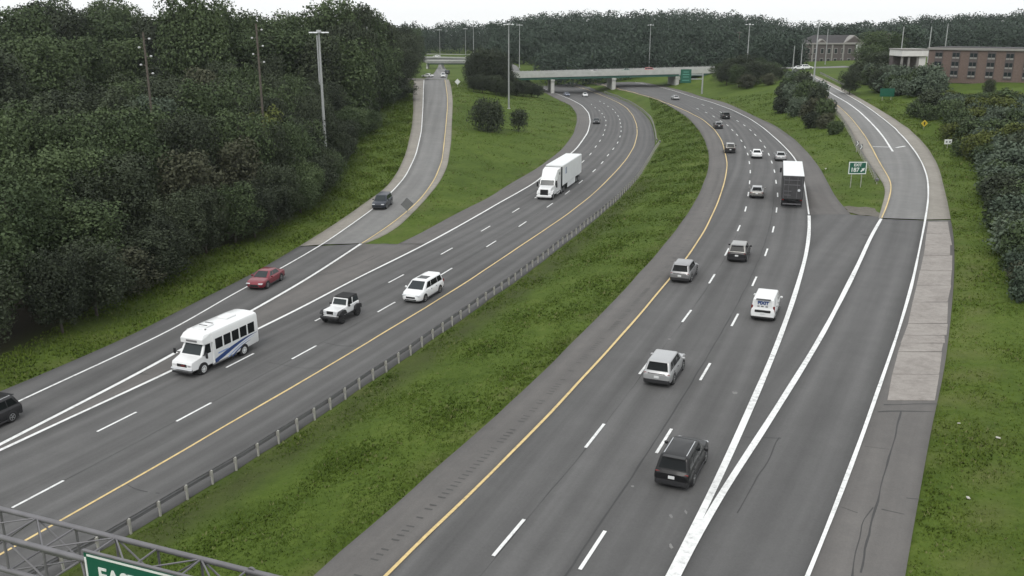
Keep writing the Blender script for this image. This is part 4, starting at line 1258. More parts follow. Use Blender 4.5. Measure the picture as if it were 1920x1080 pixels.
def plant(key, x, y, h, wd, label, group=None, name='tree', cat='tree', rz=None, dz=-.15):
    cm, tm, ref = PROTO[key]
    root = empty(name, (x, y, float(elev(x, y)) + dz), R.uniform(0, 6.28) if rz is None else rz)
    root.scale = (wd / ref[1], wd / ref[1], h / ref[0])
    link('crown', cm, root)
    if tm: link('trunk' if name == 'tree' else 'stems', tm, root)
    tag(root, label, cat, group)
    NT[0] += 1
    return root
# -- the wood on the left bank: rows stepping back from its edge
WE = WOODEDGE
def edge_pts(d, spacing, jit):
    P = offset(WE, d)
    k = np.r_[True, np.linalg.norm(np.diff(P, axis=0), axis=1) > .3]
    P = dense(P[k], spacing)
    return P + NR.normal(0, jit, P.shape)
def inview(x, y, z, mx=60):
    d = y * CT - (z - CH) * ST
    if d < 5: return False
    px = 960 + F * x / d
    return -mx - 3000 / d < px < 1920 + mx + 3000 / d
LBW = {'leaf_dark': 'dark leafy tree in the dense wood on the left bank', 'leaf_mid': 'mid green leafy tree in the dense wood on the left bank',
       'leaf_grey': 'grey green tree in the dense wood on the left bank', 'leaf_yellow': 'yellow green tree in the dense wood on the left bank', 'leaf_brown': 'brownish tree in the dense wood on the left bank'}
def wood_tree(key, x, y, h, wd):
    plant(key, x, y, h, wd, LBW[PROTO[key][0].materials[0].name], 'trees of the left bank wood, ' + PROTO[key][0].materials[0].name[5:] + ' ones')
placed = []
def far_enough(p, d):
    for q in placed:
        if (p[0] - q[0]) ** 2 + (p[1] - q[1]) ** 2 < d * d: return False
    placed.append(p); return True
for d, sp, jit, hr, wr in ((2.5, 4.6, .8, (4.5, 8.0), (5.2, 7.5)), (7, 5.2, 1.0, (9, 12.5), (6.5, 9)), (13, 6.5, 1.3, (11, 14.5), (7.5, 10)), (20, 7.5, 1.5, (12, 15.5), (8, 11)), (29, 8.5, 1.7, (12, 15), (9, 12)), (39, 9.5, 2, (11, 14), (10, 12))):
    for p in edge_pts(d, sp, jit):
        x, y = float(p[0]), float(p[1])
        if not inview(x, y, 10) or y < 30 or not far_enough((x, y), sp * .6): continue
        u = R.random()
        key = 'wood%d' % R.randint(0, 3) if u < .58 else 'mid%d' % R.randint(0, 2) if u < .84 else 'brown0' if u < .88 else 'mid1' if u < .96 else 'grey0' if u < .985 and d > 10 else 'yell0' if d > 10 else 'wood0'
        f_ = 1.0 if y < 200 else .85
        wood_tree(key, x, y, R.uniform(*hr) * f_, R.uniform(*wr))
# -- tall trees behind the power line
for d, sp, hr in ((56, 11, (17, 21)), (70, 13, (20, 24)), (86, 15, (21, 26))):
    for p in edge_pts(d, sp, 2.2):
        x, y = float(p[0]), float(p[1])
        if not inview(x, y, 15) or y < 60 or not far_enough((x, y), sp * .55): continue
        key = R.choice(('tall0', 'tall1', 'tall0', 'talld0', 'talld1'))
        plant(key, x, y, R.uniform(*hr), R.uniform(10, 13.5), 'tall tree in the back rows of the left wood, behind the power poles', 'tall back trees of the left wood')
# -- skyline trees either side of the tall mast
for px, yt, d in ((440,30,225),(455,36,235),(470,30,225),(490,38,235),(505,42,230),(520,40,225),(535,34,240),(470,70,200),(500,66,205),(530,60,205),(450,60,205),(340,-5,190),(375,-8,190),(405,2,205),(430,22,215),(545,28,235),(560,30,225),(600,22,230),(622,6,225),(645,3,235),(668,8,240),(690,20,250),(706,32,262),(722,46,275),(640,40,215),(675,52,225),(700,62,245),(655,75,205),(600,66,200),(575,60,205),(690,92,238),(715,88,262)):
    b = at_d(px, 100, d); z = float(elev(b[0], d)); top = at_d(px, yt, d)[2]
    plant(R.choice(('tall0', 'tall1', 'talld0')), float(b[0]), d, (top - z) * 1.02, R.uniform(10, 14), 'tall skyline tree between the light mast and the left ramp head', 'skyline trees left of the ramp')
for px, yt, d in ((735,100,285),(748,80,300),(760,62,330),(752,47,360),(742,120,270),(728,140,255),(712,150,240),(756,100,335),(760,95,350),(765,72,380),(772,62,420),(780,52,520),(738,150,262)):
    b = at_d(px, 100, d); z = float(elev(b[0], d)); top = at_d(px, yt, d)[2]
    plant(R.choice(('wood0', 'wood1', 'talld0', 'mid1')), float(b[0]), d, top - z, R.uniform(8, 12), 'dark tree beside the left end of the ramp head street', 'trees by the left ramp head')
# -- dark mass left of the bridge
for px, py, yt, wd in ((888,164,108,7),(896,166,99,9),(908,168,95,10),(920,171,95,11),(932,173,98,10),(944,175,112,8),(955,178,134,7),(968,180,150,6),(982,181,153,6),(996,182,155,5.5),(1008,183,158,5),(898,160,98,9),(922,165,94,11),(886,156,116,6),(938,166,104,8),(888,172,142,5),(905,175,140,6),(930,178,142,7),(948,182,150,6)):
    b = at(px, py, 0); top = at_d(px, yt, b[1])[2]
    plant(R.choice(('wood0', 'wood1', 'wood2', 'wood3')), float(b[0]), float(b[1]), (top - b[2]) * 1.03, wd, 'dark tree in the clump between the left ramp and the bridge', 'dark clump left of the bridge')
# -- two bushes on the island
b = at(915, 246, 0); plant('round', b[0], b[1], 6.9, 8.2, 'large round dark bush on the grass island', None, 'shrub', 'shrub')
b = at(973, 247, 0); plant('vase', b[0], b[1], 5.1, 4.8, 'smaller vase-shaped dark bush on the grass island', None, 'shrub', 'shrub')
# -- banks right of the bridge and between mainline and right ramp
for px, py, hp, wp, ky in ((1362,160,40,42,'wood0'),(1385,164,42,46,'mid0'),(1410,160,44,46,'wood1'),(1432,152,34,40,'wood2'),(1350,150,30,36,'mid1'),(1372,150,40,40,'wood3'),(1395,148,44,42,'wood2'),(1420,143,34,36,'mid2'),(1445,143,26,34,'mid0'),(1462,150,24,32,'wood1'),(1400,166,26,34,'brown0'),(1440,160,22,30,'brown0')):
    b = at(px, py, 0); s = F / b[1]
    plant(ky, float(b[0]), float(b[1]), hp / s, wp / s, 'tree in the dark clump right of the bridge', 'trees right of the bridge')
for px, py, hp, wp, ky in ((1470,196,34,40,'bush0'),(1490,200,42,46,'bush2'),(1512,202,46,48,'bush1'),(1532,206,40,40,'bush0'),(1465,212,26,36,'bush0'),(1492,218,34,40,'bush2'),(1520,224,36,40,'bushb'),(1545,222,34,34,'bush1'),(1480,184,36,40,'bush1'),(1505,182,40,40,'bush0'),(1500,170,34,36,'bush1'),(1484,164,28,34,'bush2'),(1520,240,28,32,'bush0'),(1548,240,26,34,'bushb'),(1562,252,24,28,'bush1'),(1530,190,36,38,'bush2'),(1555,216,26,26,'bush0'),(1573,246,18,20,'bush1')):
    b = at(px, py, 0); s = F / b[1]
    plant(ky, float(b[0]), float(b[1]), hp / s, wp / s, 'leafy shrub on the bank between the motorway and the right ramp', 'shrubs below the right ramp', 'shrub', 'shrub')
# -- hillside right of the right ramp
SIGNS_AT = [at(1732, 243, 0), at(1776, 279, 0), at(1662, 190, 0)]
def scat(n, poly, keys, hr, wr, label, group, sp=2.6, name='shrub', cat='shrub'):
    poly = np.array(poly, float); lo, hi = poly.min(0), poly.max(0); c = 0; tries = 0
    while c < n and tries < n * 30:
        tries += 1
        q = NR.uniform(lo, hi)
        if not inside(q[None], poly)[0]: continue
        b = at(q[0], q[1], 0)
        if any(math.hypot(b[0] - g_[0], b[1] - g_[1]) < 6.5 for g_ in SIGNS_AT) or not far_enough((float(b[0]), float(b[1])), sp): continue
        plant(R.choice(keys), float(b[0]), float(b[1]), R.uniform(*hr), R.uniform(*wr), label, group, name, cat); c += 1
scat(26, [(1605,150),(1690,140),(1740,160),(1760,185),(1690,180),(1640,178)], ('bush0', 'bush2', 'bush1', 'bush2'), (3.5, 6), (5, 8), 'grey green shrub around the green guide board right of the ramp', 'shrubs round the guide board', 2.6)
scat(50, [(1712,213),(1770,200),(1925,205),(1960,290),(1925,340),(1840,318),(1790,270),(1745,240)], ('bush0', 'bush2', 'bush1', 'bushy', 'bush2', 'bush1'), (2.8, 4.8), (4.5, 7), 'shrub on the upper slope right of the right ramp', 'upper slope shrubs', 2.0)
scat(46, [(1806,278),(1850,300),(1960,310),(1990,480),(1925,520),(1882,430),(1855,390),(1850,340)], ('bush2', 'bush2', 'bush1', 'bush0', 'bush1'), (2.4, 4.2), (4, 6), 'dark shrub on the slope above the exit lane verge', 'lower slope shrubs', 1.6)
scat(18, [(1885,430),(1985,440),(2000,560),(1925,575),(1900,520)], ('bush1', 'bush2', 'bush0', 'bushb'), (1.8, 3.2), (2.8, 4.4), 'dark shrub at the right edge above the exit lane verge', 'right edge shrubs', 1.3)
scat(18, [(1765,180),(1925,188),(1925,212),(1760,208)], ('bushy', 'bushy', 'bush1'), (1.4, 2.4), (3, 5), 'low yellow green shrub below the school lawn', 'yellow shrubs under the lawn', 2.2)
b = at(1852, 186, 0); plant('wood1', float(b[0]), float(b[1]), 4.6, 3.2, 'small dark tree alone on the school lawn')
b = at(1748, 176, 0); plant('bush2', float(b[0]), float(b[1]), 4.6, 8.5, 'broad grey shrub at the left end of the school lawn', None, 'shrub', 'shrub')
for px, d, yt, wd, ky in ((1632,300,82,10,'mid0'),(1650,285,95,9,'wood1'),(1668,330,60,12,'mid1'),(1640,360,58,13,'tall0'),(1600,250,132,6,'wood2'),(1580,470,50,16,'far0'),(1700,420,48,16,'far1'),(1610,480,50,16,'far0'),(1615,300,118,7,'mid2'),(1655,250,128,6,'wood0'),(1672,262,120,7,'grey0')):
    b = at_d(px, 100, d); z = float(elev(b[0], d)); top = at_d(px, yt, d)[2]
    plant(ky, float(b[0]), d, max(top - z, 3), wd, 'tree between the mauve building and the white canopy', 'trees between the two brick buildings')
# -- far wood behind the bridge: reads as one mass
FV, FQ = [], []
nv = 0
def far_crown(x, y, h, wd, seed, n=1000, leaf=1.15):
    global nv
    pos, nrm, size, r = crown_arrays(seed, n, leaf, 11, .0, .25, wd / 2 / h)
    V, Q = quads(pos * [wd / 2, wd / 2, h], nrm, size, r)
    a = r.uniform(0, 6.28); c, s = math.cos(a), math.sin(a)
    V = V @ np.array([[c, s, 0], [-s, c, 0], [0, 0, 1]])
    FV.append(V + [x, y, float(elev(x, y)) - .3]); FQ.append(Q + nv); nv += len(V)
sky_x = [700, 745, 800, 840, 875, 905, 945, 975, 1010, 1040, 1075, 1120, 1160, 1200, 1250, 1300, 1350, 1400, 1450, 1500, 1560, 1640, 1720, 1800, 1900]
sky_y = [46, 44, 47, 40, 44, 46, 38, 30, 24, 20, 17, 20, 17, 19, 16, 15, 20, 26, 34, 44, 44, 40, 30, 25, 20]
k = 0
for d, sp in ((470, 8), (500, 9), (535, 9), (575, 10), (620, 10), (662, 9), (690, 9), (720, 9), (755, 9)):
    lo = 935 if d < 560 else 690
    px = lo
    while px < 2000:
        dd_ = d + R.uniform(-12, 12)
        x = at_d(px, 60, dd_)[0]
        if not (lo > 690 and px < 700) and not (d > 560 and 795 < px < 915 and d < 655):
            yt = np.interp(px, sky_x, sky_y) + (R.uniform(-5, 13) if d > 560 else R.uniform(14, 40) * (575 - d) / 100 + 6)
            z = float(elev(x, dd_)); h = at_d(px, yt, dd_)[2] - z
            far_crown(x, dd_, max(h, 6), R.uniform(11, 19), 500 + k); k += 1
        px += sp * F / d * R.uniform(.8, 1.2)
for px, py, yt in [(R.uniform(1010, 1345), R.uniform(120, 127), R.uniform(70, 108)) for _ in range(46)]:
    d = R.uniform(400, 455); x = at_d(px, 60, d)[0]; z = float(elev(x, d))
    far_crown(x, d, max(at_d(px, yt, d)[2] - z, 5), R.uniform(9, 13), 900 + k, 900, .95); k += 1
for _ in range(30):
    px = R.uniform(1350, 1500); d = R.uniform(380, 450); x = at_d(px, 60, d)[0]; z = float(elev(x, d))
    far_crown(x, d, max(at_d(px, R.uniform(62, 104), d)[2] - z, 5), R.uniform(9, 13), 900 + k, 900, .95); k += 1
fo = link('far_wood', npmesh('far_wood', np.concatenate(FV), np.concatenate(FQ), 'leaf_far'))
tag(fo, 'distant green wood along the skyline behind the bridge', 'wood', None, 'stuff')

# ------------------------------------------------------------------ grass and weeds standing on the banks (uncountable)
def tufts(name, polys, n, hr, mat, label, clump=3, fall=1.25):
    got = []
    for poly, share in polys:
        poly = np.array(poly, float); lo, hi = poly.min(0), poly.max(0); c = 0; want = int(n * share); tries = 0
        while c < want and tries < 60:
            tries += 1
            q = NR.uniform(lo, hi, (want * 3, 2)); q = q[NR.random(len(q)) < np.minimum(1, (36 / np.maximum(q[:, 1], 1)) ** fall)]
            q = q[inside(q, poly)][:want - c]
            got.append(q); c += len(q)
    W = np.concatenate(got)
    # grass thins and thickens in patches
    pn = np.sin(W[:, 0] * .9 + np.sin(W[:, 1] * .37) * 2) + np.sin(W[:, 1] * .8 + np.sin(W[:, 0] * .5) * 2.2)
    W = W[NR.random(len(W)) < .62 + .2 * pn]
    h = NR.uniform(*hr, len(W)) * (1 + W[:, 1] / 110) * (.8 + .25 * np.sin(W[:, 0] * .55) * np.sin(W[:, 1] * .45)); z = elev(W[:, 0], W[:, 1]) - .03
    a = NR.uniform(0, 6.28, (len(W), clump)); ln = NR.uniform(.2, .9, (len(W), clump))
    wd = h[:, None] * NR.uniform(.25, .6, (len(W), clump))
    bx = W[:, 0:1] + NR.normal(0, .07, a.shape); by = W[:, 1:2] + NR.normal(0, .07, a.shape)
    hz = h[:, None] * NR.uniform(.6, 1.1, a.shape)
    c, s = np.cos(a), np.sin(a)
    zz = np.broadcast_to(z[:, None], a.shape)
    p0 = np.stack([bx - s * wd / 2, by + c * wd / 2, zz], -1)
    p1 = np.stack([bx + s * wd / 2, by - c * wd / 2, zz], -1)
    p2 = np.stack([bx + c * hz * ln, by + s * hz * ln, zz + hz * .8], -1)
    V = np.stack([p0, p1, p2], 2).reshape(-1, 3)
    o = link(name, npmesh(name, V, np.arange(len(V)).reshape(-1, 3), mat)); tag(o, label, 'grass', None, 'stuff')
    return o
med = np.r_[offset(g1, -.45), offset(pRPL, .15)[:int(len(pRPL) * .72)][::-1]]
ver = np.r_[offset(pRRX_a, -.15), offset(pRRX_r, -.15)[:int(len(pRRX_r) * .6)], offset(pRRX_r, -8)[:int(len(pRRX_r) * .6)][::-1], offset(pRRX_a, -11)[::-1]]
lef = np.r_[offset(pLPE_n, .15), offset(pLPE_r, .15)[:int(len(pLPE_r) * .8)], offset(WE, 3.0)[::-1]]
isl = np.r_[offset(pRRE, -.2)[6:], offset(pMLE, .2)[4:int(len(pMLE) * .8)][::-1]]
gor = np.r_[offset(pMRE, -.2)[4:int(len(pMRE) * .7)], offset(pRLE, .3)[4:int(len(pRLE) * .75)][::-1]]
tufts('median_grass', [(med, 1.0)], 95000, (.06, .17), 'grass_blade', 'green mown grass of the sloping median')
tufts('verge_grass', [(ver, 1.0)], 62000, (.06, .17), 'grass_blade', 'green mown grass of the verge right of the exit lane')
tufts('bank_grass', [(lef, 1.0)], 36000, (.08, .24), 'grass_blade', 'rough green grass between the left road edge and the wood')
tufts('island_grass', [(isl, 1.0)], 22000, (.05, .13), 'grass_blade', 'mown grass island between the left ramp and the carriageway', fall=.6)
tufts('gore_grass', [(gor, 1.0)], 9000, (.06, .16), 'grass_blade', 'rough grass between the right carriageway and its exit ramp', fall=.6)
tufts('dry_grass', [(med, .35), (ver, .35), (isl, .15), (lef, .15)], 9000, (.08, .2), 'grass_pale', 'pale dry seed heads scattered in the grass')
for i, (x, y, r) in enumerate(((1871,822,.12),(1815,935,.13),(1798,795,.08),(1548,317,.2))):
    p = at(x, y, 0); m = MB().cbox((0, 0, .05), (r * 2.2, r * 1.2, r * .6), r * .2)
    o = m.obj('litter_scrap', 'rock'); o.location = tuple(p); o.rotation_euler = (.1, .2, i * 1.3)
    tag(o, ('pale scrap lying in the right verge level with the concrete end', 'pale flat scrap in the near right verge', 'small pale scrap close to the exit road edge', 'pale bar lying in the grass left of the exit sign')[i], 'litter')

# ------------------------------------------------------------------ vehicles (x forward, y left, z up, origin on the road under the middle)
def prof(P, u): return float(np.interp(u, [p[0] for p in P], [p[1] for p in P]))
WHEELS = {}
def wheel(root, x, y, r, wd, rim='rim', spokes=5):
    side_ = 1 if y > 0 else -1
    key = (r, wd, rim, spokes, side_)
    if key not in WHEELS:
        t = MB().lathe_y([(r * .62, -wd / 2), (r * .93, -wd / 2), (r, -wd / 2 + .03), (r, wd / 2 - .03), (r * .93, wd / 2), (r * .62, wd / 2)], (0, 0, 0), 22)
        m = MB(); yo = side_ * (wd / 2 + .004)
        m.lathe_y([(r * .16, yo - .03), (r * .16, yo + .008)] if side_ > 0 else [(r * .16, yo + .03), (r * .16, yo - .008)], (0, 0, 0), 12)
        for i in range(22):
            a, b = 2 * math.pi * i / 22, 2 * math.pi * (i + 1) / 22
            ring = [(q * math.cos(c), yo, q * math.sin(c)) for c in (a, b) for q in (r * .55, r * .66)]
            m.add(ring + [(x_, y_ - side_ * .03, z_) for x_, y_, z_ in ring], [(0, 1, 3, 2), (6, 7, 5, 4), (0, 2, 6, 4), (1, 5, 7, 3)])
        for i in range(spokes):
            a = 2 * math.pi * i / spokes
            d = Vector((math.cos(a), 0, math.sin(a))); e = Vector((-math.sin(a), 0, math.cos(a))) * r * .075
            q = [d * r * .12 - e, d * r * .12 + e, d * r * .58 + e, d * r * .58 - e]
            m.add([(v.x, yo + side_ * .003, v.z) for v in q] + [(v.x, yo - side_ * .03, v.z) for v in q], [(0, 1, 2, 3), (7, 6, 5, 4), (0, 4, 5, 1), (1, 5, 6, 2), (2, 6, 7, 3), (3, 7, 4, 0)])
        WHEELS[key] = (mesh('wheel', t.v, t.f, 'tyre', 35), mesh('rim', m.v, m.f, rim))
    tm, rm = WHEELS[key]
    o = link('wheel', tm, root); o.location = (x, y, r)
    link('rim', rm, o)
    return o
def arch(root, x, y, r, mat='plastic_black', proud=.008):
    s_ = 1 if y > 0 else -1
    m = MB(); n = 14
    pts_ = [(x + r * math.cos(math.pi * i / n), .10 + r * .96 * math.sin(math.pi * i / n) + r * .72) for i in range(n + 1)]
    pts_ = [(x + r, .16)] + pts_ + [(x - r, .16)]
    m.prism_y(pts_, y - s_ * .25, y + s_ * proud)
    return m.obj('wheel_arch', mat, root)
def panel(name, mat, root, q, th=.012):
    """Thin solid pane from four outline points (counter-clockwise from outside)."""
    q = [Vector(p) for p in q]
    n = (q[1] - q[0]).cross(q[2] - q[0]).normalized()
    vs = [p + n * th for p in q] + [p - n * .02 for p in q]
    k = len(q)
    fs = [tuple(range(k)), tuple(range(2 * k - 1, k - 1, -1))] + [(i, i + k, (i + 1) % k + k, (i + 1) % k) for i in range(k)]
    return MB().add(vs, fs).obj(name, mat, root)
STY = {
 'suv':     dict(L=4.7, W=1.88, H=1.70, wr=.36, ax=.285, top=[(-.5, .88), (-.475, 1.03), (-.3, 1.06), (.1, 1.02), (.2, 1.02), (.26, 1.03), (.40, .98), (.465, .88), (.5, .70)],
                 bot=[(-.5, .46), (-.46, .30), (-.3, .22), (.3, .22), (.45, .24), (.5, .34)], wid=[(-.5, .84), (-.485, .93), (-.44, .98), (-.3, 1), (.3, 1), (.42, .97), (.47, .88), (.5, .70)],
                 cab=(-.478, .265, -.40, .075, .90, .74), pil=(.52, .05), rear='hatch'),
 'sedan':   dict(L=4.75, W=1.84, H=1.45, wr=.33, ax=.29, top=[(-.5, .78), (-.475, .93), (-.40, .98), (-.27, .98), (0, .93), (.2, .92), (.26, .92), (.40, .84), (.47, .72), (.5, .56)],
                 bot=[(-.5, .42), (-.46, .27), (-.3, .19), (.3, .19), (.45, .2), (.5, .28)], wid=[(-.5, .80), (-.48, .92), (-.42, .98), (-.3, 1), (.3, 1), (.42, .96), (.47, .86), (.5, .66)],
                 cab=(-.36, .26, -.20, .06, .88, .66), pil=(.48, .05), rear='trunk'),
 'minivan': dict(L=5.15, W=2.0, H=1.76, wr=.35, ax=.30, top=[(-.5, .90), (-.48, 1.06), (-.3, 1.08), (.1, 1.05), (.24, 1.05), (.33, 1.04), (.42, .96), (.475, .84), (.5, .64)],
                 bot=[(-.5, .42), (-.46, .28), (-.3, .2), (.3, .2), (.45, .22), (.5, .30)], wid=[(-.5, .84), (-.485, .93), (-.44, .98), (-.3, 1), (.3, 1), (.42, .96), (.47, .85), (.5, .66)],
                 cab=(-.482, .345, -.43, .135, .90, .74), pil=(.38, .05), rear='hatch'),
 'van':     dict(L=4.75, W=1.84, H=1.88, wr=.33, ax=.30, top=[(-.5, .98), (-.49, 1.12), (-.3, 1.12), (.1, 1.08), (.26, 1.06), (.34, 1.04), (.43, .94), (.48, .82), (.5, .64)],
                 bot=[(-.5, .38), (-.47, .27), (-.3, .2), (.3, .2), (.45, .22), (.5, .30)], wid=[(-.5, .92), (-.49, .97), (-.46, .99), (-.3, 1), (.3, 1), (.43, .96), (.475, .85), (.5, .68)],
                 cab=(-.492, .355, -.475, .18, .94, .84), pil=(.30, .05), rear='van'),
}
def carbody(root, S, paint, name='body'):
    L, W = S['L'], S['W']
    us = sorted(set([p[0] for p in S['top']] + [p[0] for p in S['wid']] + list(np.linspace(-.45, .45, 13))))
    V, n = [], 0
    for u in us:
        w_ = W / 2 * prof(S['wid'], u); zt = prof(S['top'], u); zb = prof(S['bot'], u); h = zt - zb
        half_ = [(0, zb), (.80 * w_, zb), (.95 * w_, zb + .07 * h + .03), (.995 * w_, zb + .30 * h), (w_, zb + .52 * h), (.985 * w_, zb + .74 * h), (.955 * w_, zb + .90 * h), (.90 * w_, zt - .012), (.55 * w_, zt + .012), (0, zt + .022)]
        ring = [(u * L, y, z) for y, z in half_] + [(u * L, -y, z) for y, z in half_[-2:0:-1]]
        n = len(ring); V += ring
    Fc = []
    for i in range(len(us) - 1):
        for j in range(n):
            Fc.append((i * n + j, i * n + (j + 1) % n, (i + 1) * n + (j + 1) % n, (i + 1) * n + j))
    Fc.append(tuple(range(n - 1, -1, -1))); Fc.append(tuple((len(us) - 1) * n + j for j in range(n)))
    return MB().add(V, Fc).obj(name, paint, root, 32)
def ring_pts(x0, x1, hw, rc, n=4):
    """Rounded rectangle outline, counter-clockwise from +x."""
    out = []
    for cx, cy, a0 in ((x1 - rc, hw - rc, 0), (x0 + rc, hw - rc, 90), (x0 + rc, -hw + rc, 180), (x1 - rc, -hw + rc, 270)):
        for i in range(n + 1):
            a = math.radians(a0 + 90 * i / n); out.append((cx + rc * math.cos(a), cy + rc * math.sin(a)))
    return out
def cabin(root, S, mat, name='cabin'):
    L, W, H = S['L'], S['W'], S['H']
    xrb, xfb, xrt, xft, wb, wt = S['cab']
    zb = min(prof(S['top'], 0), 1.1) - .05
    V = []
    lv_ = []
    for t, ins, dz in ((0, 0, 0), (.35, 0, 0), (.7, 0, 0), (.90, 0, 0), (.975, .05, 0), (1.0, .14, 0)):
        bul = math.sin(t * math.pi) * .015
        x0 = (xrb + (xrt - xrb) * t) * L + ins; x1 = (xfb + (xft - xfb) * t) * L - ins * 1.2
        hw = W / 2 * (wb + (wt - wb) * t) - ins * .55 + bul
        z = zb + (H - .03 - zb) * t
        V += [(x, y, z) for x, y in ring_pts(x0, x1, hw, .12)]
    n = len(V) // 6
    x0, x1 = xrt * L + .5, xft * L - .5
    V += [(x, y, H) for x, y in ring_pts(x0, x1, W / 2 * wt - .35, .08)]
    Fc = []
    for i in range(6):
        for j in range(n): Fc.append((i * n + j, i * n + (j + 1) % n, (i + 1) * n + (j + 1) % n, (i + 1) * n + j))
    Fc.append(tuple(6 * n + j for j in range(n)))
    o = MB().add(V, Fc).obj(name, mat, root, 32)
    def P(x_t, side_, t):    # point on the side
        return (x_t, side_ * (W / 2 * (wb + (wt - wb) * t) + math.sin(t * math.pi) * .015), zb + (H - .03 - zb) * t)
    def XF(t): return (xfb + (xft - xfb) * t) * L
    def XR(t): return (xrb + (xrt - xrb) * t) * L
    return o, P, XF, XR, zb
def make_car(name, style, paint, label, glass='glass_tint', rail=False, rim='rim', plate=True, trim='plastic_black', low=False, sunroof=False, cat='car', roof_mat=None, lamp_bar=False):
    S = STY[style]; L, W, H = S['L'], S['W'], S['H']
    root = empty(name)
    carbody(root, S, paint)
    cb, P, XF, XR, zb = cabin(root, S, roof_mat or paint)
    hz = lambda t: zb + (H - .03 - zb) * t
    wb, wt = S['cab'][4], S['cab'][5]
    hw = lambda t: W / 2 * (wb + (wt - wb) * t)
    t0, t1 = .13, .90
    panel('windscreen', glass, root, [(XF(t0), -hw(t0) + .13, hz(t0)), (XF(t0), hw(t0) - .13, hz(t0)), (XF(t1), hw(t1) - .13, hz(t1)), (XF(t1), -hw(t1) + .13, hz(t1))])
    tr0, tr1 = (.16, .86) if style != 'van' else (.30, .80)
    panel('rear_window', 'glass_dark' if style != 'van' else 'plate_white', root, [(XR(tr0), hw(tr0) - .13, hz(tr0)), (XR(tr0), -hw(tr0) + .13, hz(tr0)), (XR(tr1), -hw(tr1) + .13, hz(tr1)), (XR(tr1), hw(tr1) - .13, hz(tr1))])
    a, b = .16, .84
    for s_ in (1, -1):
        xs_b = [XF(a) - .42, XF(a) - .42 - (XF(a) - XR(a)) * .26, XR(a) + (XF(a) - XR(a)) * .30, XR(a) + .20]
        xs_t = [XF(b) - .16, XF(a) - .46 - (XF(a) - XR(a)) * .26, XR(a) + (XF(a) - XR(a)) * .31, XR(b) + .24]
        sg = [(0, 1), (1, 2)] + ([(2, 3)] if style in ('suv', 'minivan') else [])
        if style == 'van': sg = [(0, 1)]
        if style == 'sedan': xs_b[2] = XR(a) + .30; xs_t[2] = XR(b) + .16
        for i, j in sg:
            g = .035
            q = [P(xs_b[i] - g, s_, a), P(xs_b[j] + g, s_, a), P(xs_t[j] + g, s_, b), P(xs_t[i] - g, s_, b)]
            if s_ > 0: q = q
            else: q = q[::-1]
            # outward winding
            n_ = (Vector(q[1]) - Vector(q[0])).cross(Vector(q[2]) - Vector(q[0]))
            if n_.y * s_ < 0: q = q[::-1]
            panel('side_window', glass if style != 'minivan' else 'glass_dark', root, q)
        # mirror, door handles
        MB().cbox((XF(.16) - .42, s_ * (W / 2 + .11), hz(.10) + .05), (.16, .22, .17), .05).obj('mirror', paint, root)
        if not low:
            for xh in (XF(0) - 1.55, XF(0) - 2.55):
                MB().cbox((xh, s_ * (W / 2 * .985), zb - .08), (.2, .05, .035), .01).obj('door_handle', trim, root)
        for xw in (S['ax'] * L, -S['ax'] * L):
            arch(root, xw, s_ * W / 2, S['wr'] * 1.17)
            wheel(root, xw, s_ * (W / 2 - .105), S['wr'], .235, rim)
        zf, zr = prof(S['top'], .46), prof(S['top'], -.46)
        MB().cbox((.472 * L, s_ * W * .33, zf - .12), (.26, .42, .13), .05).obj('headlight', 'lamp_clear', root)
        tz = zr - .14
        tl = (.10, .42, .15) if style in ('suv', 'sedan') else (.10, .16, .55 if style == 'van' else .30)
        MB().cbox((-.480 * L, s_ * W * (.33 if tl[1] > .3 else .445), tz + (.06 if tl[2] > .2 else 0)), tl, .03).obj('taillight', 'tail_red', root)
        MB().cbox((0, s_ * (W / 2 - .03), .26), (L * .44, .1, .13), .03).obj('sill', trim, root)
    zf = prof(S['top'], .49)
    MB().cbox((.495 * L, 0, zf - .15), (.10, W * .46, .20), .04).obj('grille', 'black', root)
    MB().cbox((.494 * L, 0, .37), (.12, W * .60, .15), .05).obj('front_bumper', trim, root)
    rb = .34 if style == 'suv' else .24
    MB().cbox((-.478 * L, 0, .26 + rb / 2), (.22, W * .90, rb), .06).obj('rear_bumper', trim, root)
    MB().box((0, 0, .21), (L * .86, W * .82, .16)).obj('underbody', 'black', root)
    if plate: MB().cbox((-.503 * L if style != 'van' else -.505 * L, -.0, .72), (.03, .32, .16), .008).obj('licence_plate', 'plate_white', root)
    if style == 'suv' or style == 'minivan' or style == 'van':
        MB().cbox((XR(.93) - .02, 0, hz(.955)), (.30, W * .60, .045), .015).obj('spoiler', paint if style != 'van' else 'black', root)
    if rail:
        for s_ in (1, -1):
            MB().cbox(((XF(1) + XR(1)) / 2 - .05, s_ * (hw(1) - .13), H - .005), ((XF(1) - XR(1)) * .82, .05, .06), .015).obj('roof_rail', 'chrome' if rail == 'c' else trim, root)
    if sunroof:
        MB().cbox(((XF(1) + XR(1)) / 2 + .55, 0, H - .005), (.95, W * .46, .03), .01).obj('sunroof', 'glass_dark', root)
    if lamp_bar:
        MB().cbox((-.492 * L, 0, prof(S['top'], -.46) - .13), (.06, W * .62, .10), .02).obj('tailgate_trim', 'black', root)
    tag(root, label, cat)
    return root
def heading(P, p):
    P = np.asarray(P); i = int(np.argmin(((P - p) ** 2).sum(1))); i = min(max(i, 1), len(P) - 2)
    t = P[i + 1] - P[i - 1]; return t / np.linalg.norm(t)
